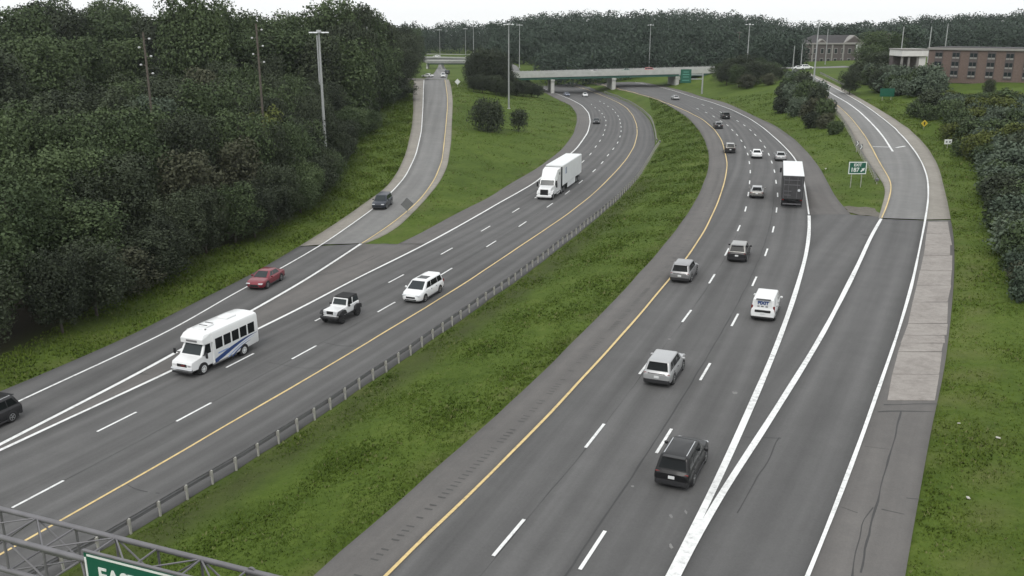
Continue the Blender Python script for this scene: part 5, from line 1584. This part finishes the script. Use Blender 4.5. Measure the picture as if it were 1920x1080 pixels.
def seat(root, px, py, P, away, end_off, lateral=0):
    if not away and py > 300: root.scale = (1.06, 1.06, 1.06)
    """Put a vehicle so that its visible end stands at the pixel; P: lane path; away: drives away from the camera."""
    p = at(px, py)
    t = heading(P, p[:2]); d = t if away else -t
    c = p[:2] + (d if away else -d) * end_off
    t = heading(P, c); d = t if away else -t
    zf_, zb_ = float(elev(*(c + d * 1.3))), float(elev(*(c - d * 1.3)))
    root.location = (c[0], c[1], (zf_ + zb_) / 2 + RT + .004)
    root.rotation_euler = (0, -math.atan2(zf_ - zb_, 2.6), math.atan2(d[1], d[0]))
    return root
PBs, PAs, PCs, PDs = smooth(dense(PB, 2), 6), smooth(dense(PA, 2), 6), smooth(dense(PC, 2), 6), smooth(dense(PD, 2), 6)
pRGfull = path(RG)
car = make_car
# -- right carriageway, driving away
seat(car('suv', 'suv', 'paint_black', 'black SUV with silver wheels nearest the camera on the right carriageway', rail='c', glass='glass_dark'), 1257, 920, PBs, True, 2.35)
seat(car('crossover', 'suv', 'paint_pale_silver', 'silver crossover with dark rear window in the middle of the right carriageway', glass='glass_dark', lamp_bar=True, rim='rim'), 1230, 727, PAs, True, 2.35)
VAN = seat(car('cargo_van', 'van', 'paint_white', 'white cargo van with lettering on its rear doors beside the right edge line', glass='glass_dark', cat='van'), 1428, 604, PBs, True, 2.37)
seat(car('crossover', 'suv', 'paint_silver', 'grey silver crossover hugging the yellow line on the right carriageway', glass='glass_dark', lamp_bar=True), 1273, 532, pYR, True, 2.35)
seat(car('crossover', 'suv', 'paint_charcoal', 'dark charcoal crossover ahead of the white van', glass='glass_dark', roof_mat='paint_sand'), 1380, 493, PAs, True, 2.35)
seat(car('sedan', 'sedan', 'paint_sand', 'grey sedan with bright roof directly left of the dark truck', glass='glass_dark', rail=False, roof_mat='paint_pale_silver'), 1418, 373, PAs, True, 2.37)
seat(car('sedan', 'sedan', 'paint_pale_silver', 'silver sedan just ahead of the dark truck', glass='glass_dark'), 1464, 303, PBs, True, 2.37)
seat(car('sedan', 'sedan', 'paint_white', 'white sedan between the lane dashes beyond the truck', glass='glass_dark'), 1419, 298, PAs, True, 2.37)
seat(car('crossover', 'suv', 'paint_black', 'black crossover with pale roof next to the median line', glass='glass_dark', roof_mat='paint_sand'), 1369, 288, pYR, True, 2.35)
seat(car('sedan', 'sedan', 'paint_charcoal', 'dark car on the far bend of the right carriageway, nearest the median', glass='glass_dark', roof_mat='paint_silver'), 1348, 242, pYR, True, 2.37)
seat(car('crossover', 'suv', 'paint_black', 'all-black SUV on the far bend of the right carriageway', glass='glass_dark'), 1362, 224, PBs, True, 2.35)
seat(car('sedan', 'sedan', 'paint_pale_silver', 'pale car about to pass under the bridge on the right carriageway', glass='glass_dark'), 1269, 188, pWR, True, 2.37)
# -- left carriageway, driving towards the camera
seat(car('minivan', 'minivan', 'paint_white', 'white minivan with black sunroof on the left carriageway', sunroof=True, rail=False, cat='minivan'), 771, 569, PCs, False, 2.57)
seat(car('sedan', 'sedan', 'paint_red', 'red sedan in the merging lane beside the grass bank', low=False), 478, 544, pLW, False, 2.37)
seat(car('crossover', 'suv', 'paint_slate', 'dark slate car coming down the left ramp', glass='glass_tint'), 709, 394, pLW, False, 2.35)
seat(car('sedan', 'sedan', 'paint_charcoal', 'dark sedan on the bend of the left carriageway, behind the white truck'), 1118, 233, PDs, False, 2.37)
seat(car('sedan', 'sedan', 'paint_greyblue', 'blue grey car leaving the shade of the bridge'), 1065, 181, pMW, False, 2.37)
seat(car('sedan', 'sedan', 'paint_white', 'white car leaving the shade of the bridge'), 1098, 182, PDs, False, 2.37)
# at the left frame edge: rear of a dark car moving out of the picture
o = car('crossover', 'suv', 'paint_charcoal', 'dark car cut off by the left frame edge in the merging lane', rail='c', glass='glass_dark')
p = at(27, 777); t = heading(pLW, p[:2]); c = p[:2] - t * 2.35
o.location = (c[0], c[1], float(elev(*c)) + RT); o.rotation_euler = (0, 0, math.atan2(-t[1], -t[0]))
# -- around the ramp heads, on the bridge and far streets
def spot(o, px, py, ang, z=None, d=None):
    p = at(px, py) if d is None else at_d(px, py, d)
    o.location = (p[0], p[1], p[2] if z is None else z); o.rotation_euler = (0, 0, ang); return o
spot(car('sedan', 'sedan', 'paint_white', 'white car stopped at the left of the left ramp head', low=True), 802, 145, 2.6)
spot(car('crossover', 'suv', 'paint_white', 'white car waiting at the right of the left ramp head', low=True), 831, 145, -1.5)
spot(car('crossover', 'suv', 'paint_black', 'black car just behind the white one at the left ramp head', low=True), 838, 139, -1.7)
spot(car('sedan', 'sedan', 'paint_charcoal', 'dark car at the top of the right ramp', low=True), 1490, 139, 1.9)
def on_bridge(o, px, yl):
    d = A2[1] + (B2[1] - A2[1]) * (px - 955) / 385 + yl
    x = at_d(px, 132, d)[0]
    k_ = (Vector((x - A2[0], d - A2[1])).dot(ax)) / BL
    o.location = (x, d, zp(k_) - .98); o.rotation_euler = (0, 0, math.atan2(ax.y, ax.x)); return o
on_bridge(car('crossover', 'suv', 'paint_bright_red', 'red car crossing the bridge', low=True), 1220, 3.6)
on_bridge(car('sedan', 'sedan', 'paint_green', 'dark green car crossing the bridge', low=True), 1176, 3.6)
on_bridge(car('sedan', 'sedan', 'paint_silver', 'grey car crossing the left half of the bridge', low=True), 1118, 3.6)
spot(car('sedan', 'sedan', 'paint_white', 'white car on the street behind the right ramp head', low=True), 1497, 128, 0.05, d=346, z=float(elev(at_d(1497, 128, 346)[0], 346)) + RT)
spot(car('crossover', 'suv', 'paint_white', 'white car farther right on the street behind the right ramp head', low=True), 1512, 128, 0.05, d=349, z=float(elev(at_d(1512, 128, 349)[0], 349)) + RT)
p = at_d(819, 107, 566); o = car('sedan', 'sedan', 'paint_white', 'white car on the distant road above the far overpass', low=True); o.location = (p[0], 566, at_d(819, 108.5, 560)[2] + .1); o.rotation_euler = (0, 0, 3.1)
# van lettering and rear doors
hzv = lambda t: 1.05 + .8 * t
def on_back(o, y, z, x=-2.405): o.location = (x, y, z); o.rotation_euler = (math.pi / 2, 0, -math.pi / 2); return o
on_back(link('lettering', text_mesh('PIXIT', .36, 'bus_blue', .018, .006), VAN), 0, 1.52, -2.335)
for y_, w_ in ((.34, .16), (.05, .20), (-.28, .18)): MB().cbox((-2.358, y_, 1.27), (.02, w_, .09), .006).obj('small_print', 'sign_back', VAN)
MB().cbox((-2.39, 0, .88), (.05, 1.2, .20), .03).obj('rear_trim', 'black', VAN)

# ---- white off-roader with black soft top
J = empty('off_roader')
m = MB().cbox((.98, 0, .98), (1.62, 1.36, .42), .07).cbox((-.55, 0, .95), (2.1, 1.60, .62), .06).cbox((.2, 0, .62), (3.3, 1.30, .25), .05)
m.obj('body', 'paint_white', J)
MB().hull([(.30, s * .74, 1.22) for s in (1, -1)] + [(.02, s * .68, 1.78) for s in (1, -1)] + [(.22, s * .74, 1.22) for s in (1, -1)] + [(-.06, s * .68, 1.78) for s in (1, -1)]).obj('windscreen_frame', 'paint_white', J)
panel('windscreen', 'glass_tint', J, [(.295, -.62, 1.29), (.295, .62, 1.29), (.065, .58, 1.71), (.065, -.58, 1.71)], .02)
MB().hull([(.0, s * .70, 1.76) for s in (1, -1)] + [(-.1, s * .66, 1.86) for s in (1, -1)] + [(-1.45, s * .66, 1.86) for s in (1, -1)] + [(-1.62, s * .72, 1.26) for s in (1, -1)] + [(-.62, s * .72, 1.26) for s in (1, -1)] + [(-.52, s * .70, 1.76) for s in (1, -1)]).obj('soft_top', 'soft_top', J)
for s in (1, -1):
    panel('side_window', 'glass_dark', J, [(.12, s * .755, 1.26), (-.50, s * .755, 1.26), (-.50, s * .70, 1.72), (-.02, s * .70, 1.72)][::1 if s > 0 else -1], .015)
    MB().box((-.56, s * .735, 1.5), (.09, .05, .56)).obj('door_frame', 'paint_white', J)
    panel('rear_side_window', 'glass_tint', J, [(-.75, s * .728, 1.36), (-1.42, s * .728, 1.36), (-1.36, s * .695, 1.70), (-.75, s * .695, 1.70)][::1 if s > 0 else -1], .015)
    MB().hull([(x, s * y, z) for y in (.70, .95) for x, z in ((.62, .72), (.78, 1.06), (1.0, 1.14), (1.62, 1.10), (1.86, .92), (1.86, .84), (1.55, 1.0), (1.0, 1.02))]).obj('front_fender', 'plastic_black', J)
    MB().hull([(x, s * y, z) for y in (.74, .96) for x, z in ((-1.75, .62), (-1.66, .98), (-1.1, 1.08), (-.72, .98), (-.60, .68), (-.75, .85), (-1.2, .98))]).obj('rear_fender', 'plastic_black', J)
    for x in (1.25, -1.17): wheel(J, x, s * .80, .40, .28, 'rim_dark')
    MB().cbox((1.80, s * .48, .98), (.06, .20, .20), .05).obj('headlight', 'lamp_clear', J)
    MB().cbox((.2, s * .90, 1.28), (.14, .2, .2), .04).obj('mirror', 'plastic_black', J)
    MB().box((0, s * .80, .50), (1.5, .12, .08)).obj('side_step', 'plastic_black', J)
    MB().cbox((-1.62, s * .70, .95), (.08, .14, .26), .02).obj('taillight', 'tail_red', J)
    MB().cbox((-.18, s * .808, .95), (.9, .02, .52), .008).obj('door', 'paint_white', J)
MB().cbox((1.80, 0, .98), (.05, .62, .26), .02).obj('grille', 'black', J)
MB().cbox((1.79, 0, 1.14), (.06, 1.2, .06), .02).obj('grille_top', 'paint_white', J)
MB().cbox((1.79, 0, .83), (.07, 1.2, .05), .02).obj('grille_base', 'paint_white', J)
MB().cbox((1.98, 0, .62), (.26, 1.65, .24), .06).obj('front_bumper', 'plastic_black', J)
MB().cbox((-1.78, 0, .60), (.2, 1.5, .2), .05).obj('rear_bumper', 'plastic_black', J)
MB().box((.1, 0, .45), (3.0, 1.0, .16)).obj('chassis', 'black', J)
sp = MB().lathe_y([(.2, -.12), (.38, -.12), (.40, -.08), (.40, .08), (.38, .12), (.2, .12)], (0, 0, 0), 20).obj('spare_wheel', 'tyre', J, 35); sp.location = (-1.82, 0, 1.0); sp.rotation_euler = (0, 0, math.pi / 2)
tag(J, 'white off-roader with black soft top and black fenders', 'off-roader')
seat(J, 618, 609, PDs, False, 2.05)

# ---- white shuttle bus with blue swoosh
B_ = empty('shuttle_bus')
BLn, BWd, BHt = 7.3, 2.36, 2.95
def bus_ring(x, ins, z0, z1, rt):
    hw = BWd / 2 - ins
    half_ = [(hw - .05, z0), (hw, z0 + .1), (hw, 1.6), (hw - .03, z1 - rt), (hw - .10, z1 - rt * .45), (hw - .30, z1 - .06), (hw * .45, z1 - .01), (0, z1)]
    return [(x, y, z) for y, z in half_] + [(x, -y, z) for y, z in half_[-2::-1]]
rings = [bus_ring(-3.62, .12, .62, 2.78, .3), bus_ring(-3.5, .02, .52, 2.92, .3), bus_ring(-2.6, 0, .48, BHt, .3), bus_ring(.0, 0, .42, BHt, .3), bus_ring(1.55, 0, .42, BHt - .02, .3)]
n_ = len(rings[0]); V = sum(rings, []); Fc = []
for i in range(len(rings) - 1):
    for j in range(n_ - 1): Fc.append((i * n_ + j, (i + 1) * n_ + j, (i + 1) * n_ + j + 1, i * n_ + j + 1))
    Fc.append((i * n_ + n_ - 1, (i + 1) * n_ + n_ - 1, (i + 1) * n_, i * n_))
Fc.append(tuple(range(n_))); Fc.append(tuple((len(rings) - 1) * n_ + j for j in range(n_ - 1, -1, -1)))
bb = MB().add(V, Fc).obj('body', 'paint_white', B_, 35)
# overcab cap, cab and nose of the van front
MB().hull([(1.45, s * 1.165, 2.10) for s in (1, -1)] + [(1.45, s * 1.08, 2.80) for s in (1, -1)] + [(1.45, s * .75, 2.92) for s in (1, -1)] + [(2.38, s * .98, 2.12) for s in (1, -1)] + [(2.40, s * .96, 2.46) for s in (1, -1)] + [(2.12, s * .90, 2.74) for s in (1, -1)]).obj('overcab_cap', 'paint_white', B_)
MB().hull([(1.40, s * 1.0, .50) for s in (1, -1)] + [(1.40, s * .98, 2.14) for s in (1, -1)] + [(2.05, s * .90, 2.14) for s in (1, -1)] + [(2.62, s * .98, 1.28) for s in (1, -1)] + [(2.62, s * 1.0, .50) for s in (1, -1)]).obj('cab', 'paint_white', B_)
MB().hull([(2.5, s * .99, .50) for s in (1, -1)] + [(2.5, s * .98, 1.30) for s in (1, -1)] + [(3.50, s * .86, 1.10) for s in (1, -1)] + [(3.58, s * .86, .95) for s in (1, -1)] + [(3.58, s * .88, .52) for s in (1, -1)]).obj('bonnet', 'paint_white', B_)
panel('windscreen', 'glass_tint', B_, [(2.575, -.80, 1.36), (2.575, .80, 1.36), (2.10, .72, 2.08), (2.10, -.72, 2.08)], .02)
for s in (1, -1):
    f_ = 1 if s > 0 else -1
    panel('cab_window', 'glass_dark', B_, [(2.42, s * .985, 1.36), (1.66, s * .985, 1.36), (1.66, s * .962, 2.02), (2.08, s * .93, 2.02)][::f_], .02)
    MB().cbox((2.02, s * .992, 1.02), (.9, .03, .62), .012).obj('cab_door', 'paint_white', B_)
    for i in range(5):
        x = .95 - i * .91
        MB().cbox((x, s * 1.172, 1.86), (.76, .05, .80), .05).obj('side_window', 'glass_dark', B_)
    for x in (2.55, -1.72): 
        arch(B_, x, s * (1.0 if x > 0 else 1.18), .46, 'black', .012)
        wheel(B_, x, s * (.92 if x > 0 else 1.075), .39, .24, 'plate_white', 8)
    MB().cbox((3.50, s * .64, .86), (.16, .34, .22), .05).obj('headlight', 'lamp_clear', B_)
    MB().box((2.55, s * 1.22, 1.40), (.05, .36, .05)).obj('mirror_arm', 'black', B_)
    MB().cbox((2.60, s * 1.42, 1.45), (.10, .2, .42), .03).obj('mirror', 'black', B_)
    MB().cbox((.45, s * 1.14, .46), (2.6, .1, .18), .03).obj('skirt_step', 'chrome', B_)
    MB().cbox((-3.63, s * .95, 1.0), (.05, .14, .5), .02).obj('taillight', 'tail_red', B_)
MB().cbox((3.56, 0, .86), (.08, .86, .22), .02).obj('grille', 'black', B_)
MB().cbox((3.60, .1, .86), (.04, .34, .10), .015).obj('grille_badge', 'tail_red', B_)
MB().cbox((3.62, 0, .56), (.22, 1.9, .26), .07).obj('front_bumper', 'chrome', B_)
MB().cbox((3.60, 0, .36), (.2, 1.7, .16), .05).obj('front_valance', 'black', B_)
MB().box((-.2, 0, .36), (6.2, 1.5, .2)).obj('chassis', 'black', B_)
MB().cbox((2.41, 0, 2.30), (.03, .95, .15), .01).obj('front_name_board', 'sign_back', B_)
rh = MB().cbox((.75, 0, 2.99), (.75, .8, .14), .04).obj('roof_hatch', 'paint_white', B_)
MB().box((1.06, .0, 3.07), (.06, .7, .04)).obj('hatch_edge', 'black', rh); MB().box((.44, .0, 3.07), (.06, .7, .04)).obj('hatch_edge', 'black', rh)
MB().cbox((-1.5, 0, 2.99), (1.1, .9, .12), .04).obj('roof_unit', 'paint_white', B_)
MB().tube((1.5, .55, 2.86), (1.5, .55, 2.99), .06, n=8).obj('roof_marker', 'sign_back', B_)
def swoosh(pts_up, pts_dn, mat, y, name='swoosh'):
    n = len(pts_up)
    for s in (1, -1):
        vs = [(x, s * y, z) for x, z in pts_up] + [(x, s * y, z) for x, z in pts_dn] + [(x, s * (y - .02), z) for x, z in pts_up] + [(x, s * (y - .02), z) for x, z in pts_dn]
        fs = [(i, i + 1, n + i + 1, n + i) for i in range(n - 1)]
        fs = fs if s < 0 else [f[::-1] for f in fs]
        fs += [(i, 2 * n + i, 2 * n + i + 1, i + 1) for i in range(n - 1)] + [(n + i, n + i + 1, 3 * n + i + 1, 3 * n + i) for i in range(n - 1)]
        MB().add(vs, fs).obj(name, mat, B_)
xs_ = np.linspace(0, 1, 12)
up = [(1.5 - 4.85 * k_, .78 + .62 * math.sin(min(1, k_ * 1.12) * math.pi * .52) - .05 * k_) for k_ in xs_]
dn = [(1.5 - 4.85 * k_, .52 + .80 * math.sin(k_ * math.pi * .5) ** 1.25 - .02 * k_ + .08 * k_ * k_ - .04) for k_ in xs_]
swoosh(up, [(x, min(z, u[1] - .01)) for (x, z), u in zip(dn, up)], 'bus_blue', 1.190)
up2 = [(.1 - 3.1 * k_, .52 + .66 * math.sin(k_ * math.pi * .5)) for k_ in xs_]; dn2 = [(x, z - .10 * (1 - k_)) for (x, z), k_ in zip(up2, xs_)]
swoosh(up2, dn2, 'bus_pale_blue', 1.194)
up3 = [(-.35 - 2.2 * k_, .46 + .50 * math.sin(k_ * math.pi * .5)) for k_ in xs_]; dn3 = [(x, z - .14 * (1 - k_)) for (x, z), k_ in zip(up3, xs_)]
swoosh(up3, dn3, 'bus_blue', 1.192)
MB().cbox((.55, 1.197, 1.12), (1.15, .006, .10), .002).obj('side_name_strip', 'bus_pale_blue', B_).rotation_euler = (0, .0, 0)
tag(B_, 'white shuttle bus with blue swoosh along its side', 'bus')
seat(B_, 344, 706, PDs, False, 3.7)

# ---- white articulated truck on the left carriageway
T_ = empty('semi_truck')
m = MB().hull([(3.55, s * 1.02, .55) for s in (1, -1)] + [(3.62, s * .95, 1.05) for s in (1, -1)] + [(3.42, s * .90, 1.55) for s in (1, -1)] + [(1.75, s * 1.0, 1.86) for s in (1, -1)] + [(1.75, s * 1.1, .6) for s in (1, -1)])
m.obj('bonnet', 'paint_white', T_)
MB().hull([(1.95, s * 1.10, .62) for s in (1, -1)] + [(1.95, s * 1.10, 1.80) for s in (1, -1)] + [(1.45, s * 1.05, 2.62) for s in (1, -1)] + [(-1.7, s * 1.2, 2.62) for s in (1, -1)] + [(-1.7, s * 1.2, .62) for s in (1, -1)] + [(.6, s * 1.2, .62) for s in (1, -1)] + [(.6, s * 1.2, 2.62) for s in (1, -1)]).obj('cab', 'paint_white', T_)
MB().hull([(1.42, s * 1.02, 2.60) for s in (1, -1)] + [(1.30, s * .98, 2.85) for s in (1, -1)] + [(.05, s * 1.10, 3.80) for s in (1, -1)] + [(-1.7, s * 1.2, 3.95) for s in (1, -1)] + [(-1.7, s * 1.2, 2.60) for s in (1, -1)] + [(.4, s * 1.2, 2.60) for s in (1, -1)]).obj('roof_fairing', 'paint_white', T_)
panel('windscreen', 'glass_tint', T_, [(1.93, -1.0, 1.86), (1.93, 1.0, 1.86), (1.50, .95, 2.52), (1.50, -.95, 2.52)], .03)
MB().cbox((3.60, 0, 1.08), (.1, 1.15, .85), .06).obj('grille', 'black', T_)
MB().cbox((3.62, 0, .55), (.3, 2.2, .34), .08).obj('front_bumper', 'paint_white', T_)
for s in (1, -1):
    panel('side_window', 'glass_dark', T_, [(1.62, s * 1.155, 1.82), (.75, s * 1.2, 1.82), (.75, s * 1.2, 2.42), (1.35, s * 1.14, 2.42)][::1 if s > 0 else -1], .02)
    MB().cbox((3.38, s * .84, 1.12), (.3, .3, .3), .08).obj('headlight', 'lamp_clear', T_)
    MB().cbox((1.9, s * 1.42, 1.95), (.16, .22, .72), .05).obj('mirror', 'black', T_)
    MB().box((1.85, s * 1.25, 2.2), (.05, .3, .05)).obj('mirror_arm', 'black', T_)
    MB().hull([(x, s * y, z) for y in (.85, 1.14) for x, z in ((2.0, .95), (2.2, 1.25), (3.1, 1.22), (3.4, .80), (3.2, 1.0), (2.2, 1.0))]).obj('front_fender', 'paint_white', T_)
    MB().cbox((-.2, s * 1.08, .62), (2.2, .3, .55), .08).obj('side_tank', 'chrome', T_)
    wheel(T_, 2.72, s * .98, .5, .3, 'rim', 8)
    for x in (-2.3, -3.6): wheel(T_, x, s * .95, .5, .55, 'rim', 8)
    MB().cbox((-.9, s * 1.207, 3.2), (.5, .02, .35), .008).obj('fairing_vent', 'black', T_)
MB().box((-1.6, 0, .80), (5.0, 1.0, .25)).obj('chassis', 'black', T_)
def trailer(root, x0, x1, mat_side, mat_back, mat_roof, H_=4.1, z0=1.12, Wd=2.6):
    b = MB().cbox(((x0 + x1) / 2, 0, (H_ + z0) / 2 - .02), (x1 - x0, Wd, H_ - z0 - .04), .04).obj('trailer_box', mat_side, root)
    MB().cbox(((x0 + x1) / 2, 0, H_ - .01), (x1 - x0 - .1, Wd - .06, .05), .02).obj('trailer_roof', mat_roof, root)
    for s in (1, -1):
        d = MB().box((x0 - .025, s * Wd / 4, (H_ + z0) / 2), (.05, Wd / 2 - .08, H_ - z0 - .2)).obj('rear_door', mat_back, root)
        for k_ in (.2, .42): MB().tube((x0 - .07, s * k_ * Wd, z0 + .15), (x0 - .07, s * k_ * Wd, H_ - .2), .022, n=6).obj('lock_rod', 'galvanised', d)
        MB().cbox((x0 - .04, s * (Wd / 2 - .2), z0 - .06), (.06, .26, .12), .02).obj('taillight', 'tail_red', root)
        for x in (x0 + 2.0, x0 + 3.25): wheel(root, x, s * 1.0, .5, .55, 'rim', 8)
        MB().box((x1 - 3.0, s * .8, .55), (.15, .15, 1.05)).obj('landing_leg', 'galvanised', root)
        MB().box(((x0 + x1) / 2 + .5, s * (Wd / 2 - .05), .72), ((x1 - x0) * .42, .05, .75)).obj('side_skirt', mat_side, root)
    MB().box((x0 + .1, 0, .56), (.1, 2.2, .12)).obj('rear_guard', 'galvanised', root)
    MB().box(((x0 + x1) / 2, 0, z0 - .14), (x1 - x0 - .3, 1.0, .2)).obj('trailer_frame', 'black', root)
    return b
tb = trailer(T_, -2.45 - 13.4, -2.45, 'trailer_white', 'trailer_white', 'trailer_white')
for s in (1, -1):
    MB().cbox((-4.9, s * 1.303, 3.1), (.38, .012, .95), .004).obj('side_mark', 'bus_blue', tb)
    MB().cbox((-4.3, s * 1.303, 3.1), (.22, .012, .9), .004).obj('side_mark', 'bus_pale_blue', tb)
MB().box((-2.43, 0, 2.5), (.06, 2.5, 2.8)).obj('nose_panel', 'plastic_black', T_)
tag(T_, 'white articulated truck with white trailer on the left carriageway', 'truck')
seat(T_, 1020, 375, PDs, False, 3.7)

# ---- dark-backed truck on the right carriageway
K_ = empty('box_truck')
kb = trailer(K_, -7.3, 6.2, 'trailer_dark', 'trailer_dark', 'trailer_white', 4.15, 1.15)
for z, w_ in ((3.6, 1.9), (3.0, 2.0), (2.2, .9), (1.7, .8)): MB().box((-7.39, .15 if w_ > 1 else .6, z), (.06, w_, .07)).obj('door_bar', 'galvanised', kb)
MB().lathe_y([(.02, -.03), (.17, -.03), (.17, .03)], (0, 0, 0), 12).obj('round_marker', 'lamp_clear', kb)
o = [c for c in kb.children if c.name.startswith('round_marker')][0]; o.location = (-7.40, -.75, 2.35); o.rotation_euler = (0, 0, math.pi / 2)
for s in (1, -1): MB().box((-6.75, s * .95, .55), (.04, .6, .75)).obj('mud_flap', 'black', K_)
MB().cbox((8.2, 0, 2.2), (2.4, 2.4, 2.9), .15).obj('cab', 'paint_slate', K_)
MB().cbox((10.0, 0, 1.2), (1.8, 2.1, 1.2), .2).obj('bonnet', 'paint_slate', K_)
for s in (1, -1):
    wheel(K_, 10.0, s * .98, .5, .3, 'rim', 8); wheel(K_, 5.4, s * .95, .5, .55, 'rim', 8)
    MB().cbox((9.2, s * 1.45, 2.4), (.16, .25, .7), .05).obj('mirror', 'black', K_)
MB().box((7.5, 0, .8), (5.5, 1.0, .25)).obj('chassis', 'black', K_)
tag(K_, 'articulated truck with white roof and dark rear doors on the right carriageway', 'truck')
seat(K_, 1483, 391, offset(pWR, 2.0), True, 7.35)

# ------------------------------------------------------------------ damp summer air between here and the skyline
m = bpy.data.materials.new('haze'); m.use_nodes = True; t = m.node_tree; t.nodes.clear()
vo = N(t, 'ShaderNodeVolumePrincipled'); vo.inputs['Color'].default_value = (.86, .92, .95, 1); vo.inputs['Density'].default_value = HAZE_D; vo.inputs['Anisotropy'].default_value = .2
ou = N(t, 'ShaderNodeOutputMaterial'); t.links.new(vo.outputs[0], ou.inputs['Volume'])
MATS['haze'] = m
hz_ = MB().box((0, 550, 16), (3040, 1940, 56)).obj('haze', 'haze'); hz_['kind'] = 'stuff'
hz_['label'] = 'thin pale haze filling the air over the whole valley'; hz_['category'] = 'haze'
